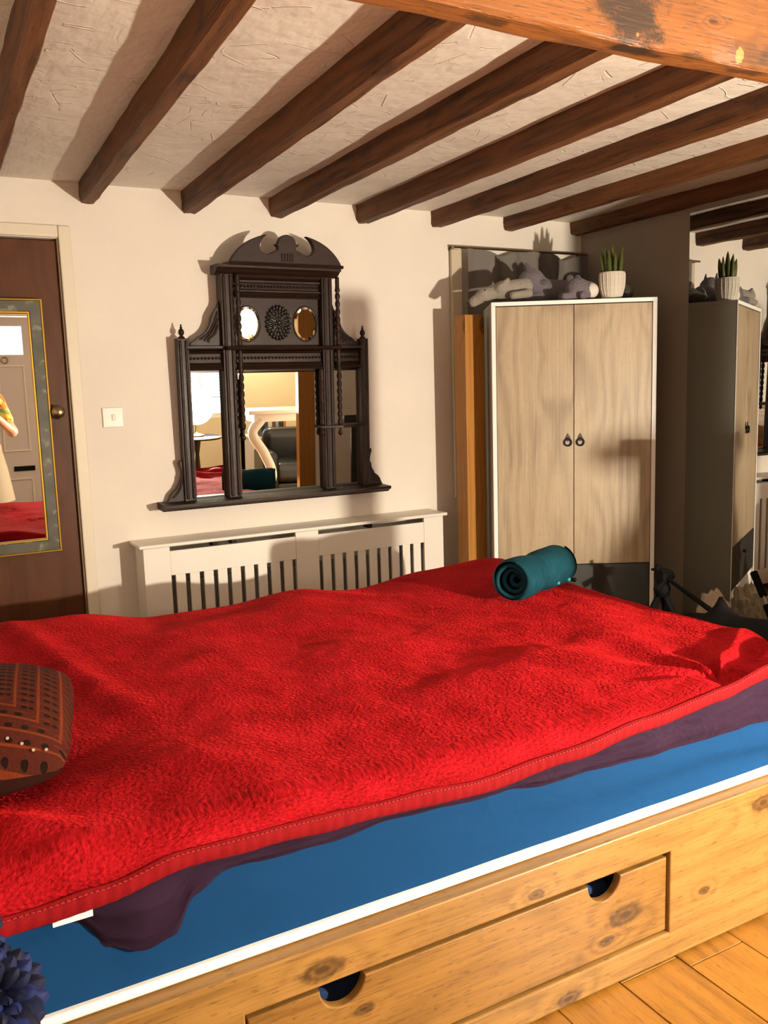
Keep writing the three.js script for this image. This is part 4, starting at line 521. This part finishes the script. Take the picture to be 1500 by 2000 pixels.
// ------------------------------------------------------------------ clutter between the bed and the mirror
{
  const T = thing('camera_tripod', 'black tripod standing beyond the foot of the bed', 'tripod', [2.84, 0, 1.2]);
  const feet = [[-0.13, 0.013, -0.18], [0.19, 0.013, -0.1], [0.0, 0.013, 0.3]], apex = [0, 0.49, 0];
  for (const f of feet) { const l = mesh('leg', merge(rod(apex, f.map((v, k) => mix(apex[k], v, 0.55)), 0.014, 0.013), rod(f.map((v, k) => mix(apex[k], v, 0.5)), f, 0.009, 0.008)), M.black, T); mesh('leg_clamp', new RoundedBoxGeometry(0.034, 0.03, 0.034, 2, 0.006), M.black, l, f.map((v, k) => mix(apex[k], v, 0.55))); mesh('rubber_foot', new THREE.SphereGeometry(0.013, 10, 8), M.black, l, f); }
  mesh('hub', lathe([[0, -0.03], [0.03, -0.03], [0.036, 0], [0.026, 0.03], [0, 0.035]], 14), M.black, T, apex);
  const hd = mesh('pan_head', merge(new RoundedBoxGeometry(0.05, 0.05, 0.06, 2, 0.01).translate(0, 0.545, 0), rod([0, 0.5, 0], [0, 0.545, 0], 0.012), new THREE.CylinderGeometry(0.02, 0.02, 0.05, 14).rotateZ(Math.PI / 2).translate(0.03, 0.545, 0)), M.black, T);
  mesh('pan_handle', rod([0, 0.54, 0.02], [-0.07, 0.5, 0.03], 0.008, 0.014), M.black, hd); mesh('pan_handle', rod([0, 0.545, 0.02], [0.012, 0.44, 0.27], 0.008, 0.012), M.black, hd); mesh('camera_plate', new RoundedBoxGeometry(0.05, 0.01, 0.07, 1, 0.003).translate(-0.012, 0.577, 0), M.black, hd); mesh('locking_knob', rod([-0.03, 0.575, 0], [-0.035, 0.6, 0], 0.009), M.black, hd);
  const G = thing('holdall', 'soft black holdall on the floor at the foot of the bed', 'bag', [2.6, 0, 1.8]);
  mesh('bag_body', nets(union([egg([0, 0.22, 0], [0.15, 0.22, 0.36]), cone([0, 0.38, -0.22], [0.0, 0.43, 0.22], 0.12, 0.13), cone([0, 0.14, -0.26], [0, 0.14, 0.28], 0.13, 0.13), cone([0, 0.46, -0.08], [0.02, 0.58, -0.1], 0.06, 0.015)], 0.05), [-0.24, 0.0, -0.46], [0.24, 0.68, 0.46], 0.02), M.black, G);
  for (const s of [-1, 1]) mesh('bag_strap', tube([[s * 0.125, 0.44, -0.16], [s * 0.15, 0.34, -0.08], [s * 0.15, 0.33, 0.08], [s * 0.13, 0.46, 0.18]], 0.011, 24, 6), M.black, G);
  tag(mesh('storage_crate', merge(box3(3.0, 3.4, 0.001, 0.02, 1.22, 1.35, 0.003), box3(3.0, 3.015, 0.02, 0.2, 1.22, 1.35, 0.003), box3(3.385, 3.4, 0.02, 0.2, 1.22, 1.35, 0.003), box3(3.015, 3.385, 0.02, 0.2, 1.22, 1.235, 0.003), box3(3.015, 3.385, 0.02, 0.2, 1.335, 1.35, 0.003), box3(3.015, 3.385, 0.2, 0.215, 1.22, 1.35, 0.003)), M.black), 'low black crate on the floor by the mirror', 'crate');
  const U = thing('folded_umbrella', 'black folded umbrella leaning beside the crate by the mirror', 'umbrella', [3.14, 0.0, 1.66]);
  const ua = [-0.02, 0.02, 0.1], ub = [0.14, 0.46, -0.3], um = (t) => ua.map((v, k) => mix(v, ub[k], t));
  mesh('umbrella_canopy', rod(um(0.12), um(0.86), 0.032, 0.02, 8), M.black, U); mesh('umbrella_shaft', rod(um(0), um(1), 0.005), std('#b8b4ae', 0.3, { metalness: 1 }), U); mesh('umbrella_handle', rod(um(0.94), um(1.14), 0.017), M.black, U);
  const crump = (r, seed) => { const g = new THREE.IcosahedronGeometry(r, 6); const p = g.attributes.position; for (let i = 0; i < p.count; i++) { const n = V().fromBufferAttribute(p, i).normalize(), k = 1 + 0.7 * Math.abs(fbm(n.x * 2.2 + seed, n.y * 2.2, n.z * 2.2, 4)) - 0.25; p.setXYZ(i, n.x * r * k * 0.6, n.y * r * k * 1.35, n.z * r * k * 0.65); } g.computeVertexNormals(); return g; };
  const cg = crump(0.16, 3); cg.computeBoundingBox();
  tag(mesh('paper_sack', cg, std('#cfc0a8', 0.8), scene, [3.3, -cg.boundingBox.min.y, 1.09]), 'crumpled cream paper sack reflected low in the right mirror', 'sack');
}

// ------------------------------------------------------------------ the other half of the room, seen only in the mirrors
{
  const c = thing('high_back_chair', 'dark high-backed chair beside the mirror panels, just outside the picture', 'chair', [2.975, 0, 1.92]), m = std('#1c1613', 0.7);
  mesh('seat', new RoundedBoxGeometry(0.38, 0.06, 0.38, 3, 0.02).translate(0, 0.45, 0.16), m, c); mesh('backrest', box3(-0.13, 0.16, 0.5, 1.03, -0.03, 0.0, 0.008, 'y'), m, c); mesh('top_rail', box3(-0.19, 0.19, 1.02, 1.088, -0.035, 0.005, 0.012), m, c);
  for (const x of [-0.145, 0.145]) for (const z of [-0.015, 0.32]) mesh('leg', box3(x - 0.018, x + 0.018, 0.001, z < 0 ? 0.52 : 0.42, z - 0.018, z + 0.018, 0.004, 'y'), m, c);
}
// table lamp that lights the room, on a small round table
{
  const [lx, ly, lz] = LAMP.at, T = thing('side_table', 'small round dark side table under the table lamp', 'table', [lx, 0, lz]);
  mesh('table_top', lathe([[0, 0.7], [0.23, 0.7], [0.24, 0.71], [0.235, 0.72], [0, 0.72]], 36), M.mahogany, T); mesh('column', lathe([[0, 0.06], [0.03, 0.06], [0.018, 0.15], [0.03, 0.35], [0.018, 0.55], [0.04, 0.7], [0, 0.7]], 16), M.mahogany, T);
  for (let i = 0; i < 3; i++) { const a = i * 2.094; mesh('leg', tube([[0.02 * Math.cos(a), 0.12, 0.02 * Math.sin(a)], [0.12 * Math.cos(a), 0.09, 0.12 * Math.sin(a)], [0.2 * Math.cos(a), 0.014, 0.2 * Math.sin(a)]], 0.013, 12, 8), M.mahogany, T); }
  const L = thing('table_lamp', 'glowing reflector lamp mirrored in the left pane of the overmantel', 'lamp', [lx, 0.721, lz]);
  mesh('lamp_base', lathe([[0, 0], [0.07, 0], [0.072, 0.015], [0.02, 0.03], [0.012, 0.05], [0.011, 0.1], [0, 0.1]], 24), M.brass, L);
  mesh('lamp_arm', tube([[0, 0.09, 0], [0, 0.13, 0.08], [0, 0.2, 0.17], [0, ly - 0.721, 0.155]], 0.009, 20, 8), M.brass, L);
  mesh('reflector_dish', lathe([[0.005, -0.15], [0.07, -0.14], [0.12, -0.11], [0.155, -0.06], [0.17, 0.0], [0.172, 0.0], [0.158, -0.062], [0.123, -0.113], [0.072, -0.144], [0.005, -0.155]], 36).rotateX(-Math.PI / 2 + 0.08).rotateY(0.16), std('#e8e4dc', 0.4), L, [0, ly - 0.721, 0]);
  mesh('lamp_bulb', new THREE.SphereGeometry(0.06, 28, 20), std('#fff2dc', 0.5, { emissive: new THREE.Color().setRGB(...LAMP.color), emissiveIntensity: 12 }), L, [0, ly - 0.721, 0]);
  const pl = new THREE.PointLight(new THREE.Color().setRGB(...LAMP.color), LAMP.power, 0, 2); pl.position.set(lx, ly, lz); pl.castShadow = true; pl.shadow.radius = 1.6; pl.name = 'table_lamp_light'; scene.add(pl);
}
{
  const sp = thing('tower_speaker', 'slim black tower speaker beyond the near corner of the bed, outside the picture', 'speaker', [2.212, 0, 2.58]);
  mesh('speaker_body', box3(-0.035, 0.035, 0.03, 1.33, -0.045, 0.045, 0.008, 'y'), M.black, sp); mesh('speaker_base', box3(-0.035, 0.09, 0.001, 0.03, -0.045, 0.1, 0.006), M.black, sp);
  for (const y of [1.22, 1.0, 0.78]) mesh('speaker_driver', new THREE.TorusGeometry(0.022, 0.004, 8, 24), M.blackMetal, sp, [0, y, 0.045]);
}
{
  const c = thing('low_cabinet', 'low white cabinet under the row of books in the overmantel reflection', 'cabinet', [3.5, 0, 5.1]);
  mesh('cabinet_body', box3(-0.3, 0.3, 0.05, 0.56, -0.18, 0.18, 0.006), M.whitePaint, c); mesh('cabinet_top', box3(-0.32, 0.32, 0.56, 0.585, -0.2, 0.2, 0.006), M.whitePaint, c); mesh('plinth', box3(-0.28, 0.28, 0.001, 0.05, -0.15, 0.16, 0.003), M.whitePaint, c);
  for (const s of [-1, 1]) { const d = mesh('door', box3(s < 0 ? -0.295 : 0.002, s < 0 ? -0.002 : 0.295, 0.06, 0.55, -0.195, -0.18, 0.003), M.whitePaint, c); mesh('handle', new THREE.SphereGeometry(0.01, 10, 8), M.brass, d, [s * 0.02, 0.35, -0.2]); }
  const cols = ['#1d2530', '#39424c', '#c9c4b8', '#5a3a22', '#8d929a', '#22303e', '#b56a2c']; let x = 3.3;
  cols.forEach((h, i) => { const w = 0.03 + 0.009 * ((i * 7) % 3), hh = 0.235 + 0.014 * ((i * 5) % 4), b = thing('book', ['black book at one end of the row', 'slate grey book second in the row', 'cream book third in the row', 'brown book in the middle of the row', 'pale grey book just past the middle of the row', 'navy book next to the orange one', 'orange book at the other end of the row'][i] + ' on the low white cabinet', 'book', [x + w / 2, 0.586, 5.05], 0, 'books on the low cabinet'); mesh('cover', box3(-w / 2, w / 2, 0, hh, -0.085, 0.085, 0.003, 'y'), std(h, 0.5), b); mesh('pages', box3(-w / 2 + 0.004, w / 2 - 0.004, 0.003, hh + 0.0015, -0.08, 0.089, 0.001, 'y'), M.white, b); x += w + 0.003; });
}
{
  const t = thing('console_table', 'white console table with scrolled legs in the overmantel reflection', 'table', [2.91, 0, 3.3]);
  mesh('table_top', box3(-0.4, 0.34, 0.998, 1.034, -0.15, 0.15, 0.01), M.whitePaint, t); mesh('apron', box3(-0.34, 0.28, 0.93, 0.998, -0.11, 0.11, 0.006), M.whitePaint, t);
  for (const x of [-0.27, 0.2]) mesh('scrolled_leg', merge(tube([[x, 0.95, -0.08], [x - 0.08, 0.84, -0.08], [x + 0.02, 0.66, -0.08], [x + 0.09, 0.46, -0.08], [x, 0.27, -0.08], [x - 0.05, 0.13, -0.08], [x + 0.02, 0.05, -0.08]], 0.042, 40, 10), new THREE.SphereGeometry(0.062, 14, 10).scale(1, 0.75, 1).translate(x + 0.02, 0.048, -0.08)), M.whitePaint, t);
  const s = thing('armchair', 'black leather armchair in the far half of the room, seen reflected', 'armchair', [3.5, 0, 4.45], 0.2), lm = std('#0c0d10', 0.3);
  mesh('seat', new RoundedBoxGeometry(0.6, 0.2, 0.6, 4, 0.07).translate(0, 0.3, -0.02), lm, s); mesh('backrest', new RoundedBoxGeometry(0.66, 0.5, 0.2, 4, 0.09).rotateX(-0.12).translate(0, 0.46, 0.28), lm, s);
  for (const k of [-1, 1]) mesh('armrest', new RoundedBoxGeometry(0.16, 0.4, 0.68, 4, 0.07).translate(k * 0.34, 0.32, -0.02), lm, s); mesh('base', box3(-0.34, 0.34, 0.001, 0.2, -0.28, 0.28, 0.02), lm, s);
}
{
  const W = thing('wall_lamp', 'warm wall lamp reflected in the oval mirrors of the overmantel', 'lamp', [3.45, 1.72, ZB]);
  mesh('back_plate', new THREE.CylinderGeometry(0.05, 0.05, 0.014, 24).rotateX(Math.PI / 2).translate(0, -0.05, -0.008), M.brass, W); mesh('lamp_arm', tube([[0, -0.05, -0.014], [0, -0.08, -0.06], [0, -0.06, -0.11]], 0.007, 14, 8), M.brass, W);
  mesh('lamp_globe', new THREE.SphereGeometry(0.075, 24, 16), std('#fff2dc', 0.5, { emissive: new THREE.Color().setRGB(1, 0.84, 0.56), emissiveIntensity: 4 }), W, [0, 0.01, -0.115]);
  const wl = new THREE.PointLight(new THREE.Color().setRGB(1, 0.84, 0.6), 3.5, 0, 2); wl.position.set(3.45, 1.73, ZB - 0.115); wl.castShadow = true; wl.shadow.radius = 3; wl.name = 'wall_lamp_light'; scene.add(wl);
}
// window with a slatted blind, and the front door
{
  const w = thing('window_1', undefined, undefined, [2.85, 1.4, ZB + 0.06]); w.userData.kind = 'structure';
  for (const [n, q] of [['window_frame', [-0.45, -0.4, -0.65, 0.65]], ['window_frame', [0.4, 0.45, -0.65, 0.65]], ['window_frame', [-0.4, 0.4, 0.6, 0.65]], ['window_frame', [-0.4, 0.4, -0.65, -0.6]], ['glazing_bar', [-0.02, 0.02, -0.6, 0.6]]]) mesh(n, box3(...q, -0.02, 0.04, 0.003), M.whitePaint, w);
  for (const s of [-1, 1]) mesh('window_pane', box3(s < 0 ? -0.4 : 0.02, s < 0 ? -0.02 : 0.4, -0.6, 0.6, 0.004, 0.008, 0.0005), std(0xffffff, 0.0, { transmission: 1, thickness: 0, ior: 1.45 }), w);
  const b = thing('window_blind', 'white slatted blind reflected in the left pane of the overmantel', 'blind', [2.85, 1.4, ZB - 0.03]);
  mesh('head_rail', box3(-0.46, 0.46, 0.62, 0.66, -0.02, 0.024, 0.003), M.white, b); const sl = bx(0.9, 0.002, 0.036, 0.0008); for (let i = 0; i < 30; i++) mesh('slat', sl, M.white, b, [0, 0.6 - i * 0.035, 0], [0.45, 0, 0]);
  for (const x of [-0.3, 0.3]) mesh('cord', rod([x, 0.62, 0], [x, -0.45, 0], 0.0012, 0.0012, 5), M.white, b);
  const d = thing('door_2', undefined, undefined, [0.76, 0, ZB + 0.03]); d.userData.kind = 'structure';
  const leafS = new THREE.Shape([[-0.4, 0.01], [0.4, 0.01], [0.4, 2.09], [-0.4, 2.09]].map((p) => new THREE.Vector2(...p)));
  mesh('door_leaf', extr(leafS, 0.04, 0.002, 'y', [[[-0.3, 1.72], [0.3, 1.72], [0.3, 2.0], [-0.3, 2.0]]]), std('#b9b3b4', 0.4), d);
  mesh('door_pane', box3(-0.3, 0.3, 1.72, 2.0, 0.015, 0.02, 0.0005), std(0xffffff, 0.0, { transmission: 1, thickness: 0, ior: 1.45 }), d); mesh('glazing_bar', box3(-0.008, 0.008, 1.72, 2.0, 0.0, 0.014, 0.001), M.dark, d);
  for (const [x0, x1, y0, y1] of [[-0.3, -0.04, 0.75, 1.62], [0.04, 0.3, 0.75, 1.62], [-0.3, -0.04, 0.12, 0.48], [0.04, 0.3, 0.12, 0.48]]) mesh('door_moulding', extr([[x0, y0], [x1, y0], [x1, y1], [x0, y1]], 0.012, 0.004, 'y', [[[x0 + 0.02, y0 + 0.02], [x1 - 0.02, y0 + 0.02], [x1 - 0.02, y1 - 0.02], [x0 + 0.02, y1 - 0.02]]]), std('#c9c3bc', 0.4), d, [0, 0, -0.01]);
  mesh('letterbox', box3(0.12, 0.32, 0.55, 0.6, -0.012, 0.0, 0.003), M.black, d); mesh('door_knocker', new THREE.TorusGeometry(0.03, 0.006, 8, 20), M.brass, d, [0.12, 1.665, -0.006]);
}
// the person taking the picture, seen in the mirror on the door
{
  const P = thing('person', 'person in a colourful top holding up a phone, seen in the door mirror', 'person', [0.52, 0, 4.45]);
  const skin = std('#b9846a', 0.55, { sheen: 0.2 });
  const hand = (s, wx, wy, wz) => { const f = []; f.push(cone([wx, wy, wz], [wx - s * 0.005, wy + 0.055, wz - 0.012], 0.026, 0.03)); for (let i = 0; i < 4; i++) { const x = wx - s * (0.03 - i * 0.019), y = wy + 0.075, l = [0.05, 0.058, 0.054, 0.042][i]; f.push(cone([x, y, wz - 0.012], [x - s * 0.006, y + l * 0.6, wz - 0.03], 0.0095, 0.0088), cone([x - s * 0.006, y + l * 0.6, wz - 0.03], [x - s * 0.01, y + l * 0.9, wz - 0.006], 0.0088, 0.0078)); } f.push(cone([wx + s * 0.025, wy + 0.02, wz - 0.012], [wx + s * 0.045, wy + 0.055, wz - 0.03], 0.012, 0.01), cone([wx + s * 0.045, wy + 0.055, wz - 0.03], [wx + s * 0.03, wy + 0.085, wz - 0.04], 0.01, 0.0085)); return f; };
  const bodyF = [cone([0, 0.9, 0], [0, 1.12, 0], 0.135, 0.115), cone([0, 1.12, 0], [0, 1.26, 0], 0.12, 0.11), cone([-0.13, 1.29, 0], [0.13, 1.29, 0], 0.062, 0.062), cone([0, 1.3, 0], [0, 1.42, -0.01], 0.052, 0.048)];
  for (const s of [-1, 1]) bodyF.push(cone([s * 0.16, 1.29, 0], [s * 0.25, 1.03, -0.12], 0.05, 0.041), cone([s * 0.25, 1.03, -0.12], [s * 0.07, 1.22, -0.33], 0.04, 0.026), cone([s * 0.08, 0.88, 0], [s * 0.09, 0.48, 0], 0.085, 0.055), cone([s * 0.09, 0.48, 0], [s * 0.09, 0.09, 0.02], 0.052, 0.034), cone([s * 0.09, 0.05, 0.03], [s * 0.1, 0.035, -0.13], 0.036, 0.03));
  const body = nets(union(bodyF, 0.035), [-0.36, 0.0, -0.42], [0.36, 1.44, 0.22], 0.016);
  const head = nets(union([egg([0, 1.53, -0.02], [0.075, 0.105, 0.092]), egg([0, 1.475, -0.05], [0.05, 0.05, 0.05]), cone([0, 1.53, -0.105], [0, 1.505, -0.126], 0.009, 0.013), cone([-0.022, 1.468, -0.098], [0.022, 1.468, -0.098], 0.007, 0.007), egg([-0.076, 1.525, 0], [0.012, 0.03, 0.018]), egg([0.076, 1.525, 0], [0.012, 0.03, 0.018]), cone([0, 1.36, -0.01], [0, 1.46, -0.02], 0.05, 0.047)], 0.016), [-0.11, 1.33, -0.16], [0.11, 1.66, 0.11], 0.006);
  const hands = [-1, 1].map((s) => nets(union([...hand(s, s * 0.07, 1.215, -0.335), cone([s * 0.1, 1.19, -0.3], [s * 0.07, 1.22, -0.335], 0.029, 0.026)], 0.008), [s * 0.07 - 0.075, 1.14, -0.42], [s * 0.07 + 0.075, 1.39, -0.24], 0.004));
  mesh('body', merge(body, head, ...hands), skin, P);
  for (const s of [-1, 1]) { const e = mesh('eye', new THREE.SphereGeometry(0.011, 12, 10), M.white, P, [s * 0.03, 1.535, -0.098]); mesh('iris', new THREE.SphereGeometry(0.0055, 10, 8), M.dark, e, [0, 0, -0.0075]); }
  mesh('hair', nets(union([egg([0, 1.565, 0.005], [0.088, 0.09, 0.1]), cone([-0.075, 1.55, 0.03], [-0.08, 1.38, 0.03], 0.035, 0.03), cone([0.075, 1.55, 0.03], [0.08, 1.38, 0.03], 0.035, 0.03), cone([0, 1.55, 0.07], [0, 1.36, 0.07], 0.05, 0.045)], 0.03), [-0.14, 1.3, -0.12], [0.14, 1.68, 0.15], 0.01), std('#4a3020', 0.6), P);
  const pat = (() => { const c = document.createElement('canvas'); c.width = c.height = 256; const g = c.getContext('2d'); g.fillStyle = '#b9bf6a'; g.fillRect(0, 0, 256, 256); const cs = ['#d9812f', '#6f9a55', '#e6d9a0', '#c7572e', '#d8c04a']; for (let i = 0; i < 60; i++) { g.fillStyle = cs[i % 5]; g.beginPath(); g.ellipse(rr(0, 256), rr(0, 256), rr(12, 40), rr(6, 18), rr(0, 3), 0, 7); g.fill(); } const t = new THREE.CanvasTexture(c); t.colorSpace = THREE.SRGBColorSpace; t.wrapS = t.wrapT = THREE.RepeatWrapping; t.repeat.set(2.5, 2.5); return t; })();
  const top = [cone([0, 0.86, 0], [0, 1.12, 0], 0.155, 0.13), cone([0, 1.12, 0], [0, 1.24, 0], 0.135, 0.122), cone([-0.13, 1.29, 0], [0.13, 1.29, 0], 0.074, 0.074)]; for (const s of [-1, 1]) top.push(cone([s * 0.16, 1.29, 0], [s * 0.215, 1.13, -0.075], 0.064, 0.058));
  mesh('blouse', nets(union(top, 0.035), [-0.36, 0.66, -0.28], [0.36, 1.42, 0.24], 0.016), std(0xffffff, 0.85, { map: pat }), P);
  mesh('skirt', lathe([[0.12, 0.92], [0.165, 0.86], [0.2, 0.7], [0.24, 0.42], [0.236, 0.42], [0.16, 0.86]], 32), std('#8b7d66', 0.9), P);
  for (const s of [-1, 1]) mesh('shoe', nets(union([cone([s * 0.09, 0.05, 0.03], [s * 0.1, 0.04, -0.12], 0.044, 0.04)], 0.02), [s * 0.09 - 0.08, 0.001, -0.2], [s * 0.09 + 0.09, 0.12, 0.12], 0.012), M.dark, P);
  const ph = thing('mobile_phone', 'black mobile phone in the hands of the reflected person', 'phone', [0.52, 1.325, 4.085]);
  mesh('phone_body', new RoundedBoxGeometry(0.075, 0.15, 0.009, 3, 0.004), M.black, ph); mesh('camera_lens', new THREE.CylinderGeometry(0.006, 0.006, 0.003, 14).rotateX(Math.PI / 2), M.blackMetal, ph, [0.022, 0.058, -0.006]);
}

scene.add(camera);
renderer.render(scene, camera);
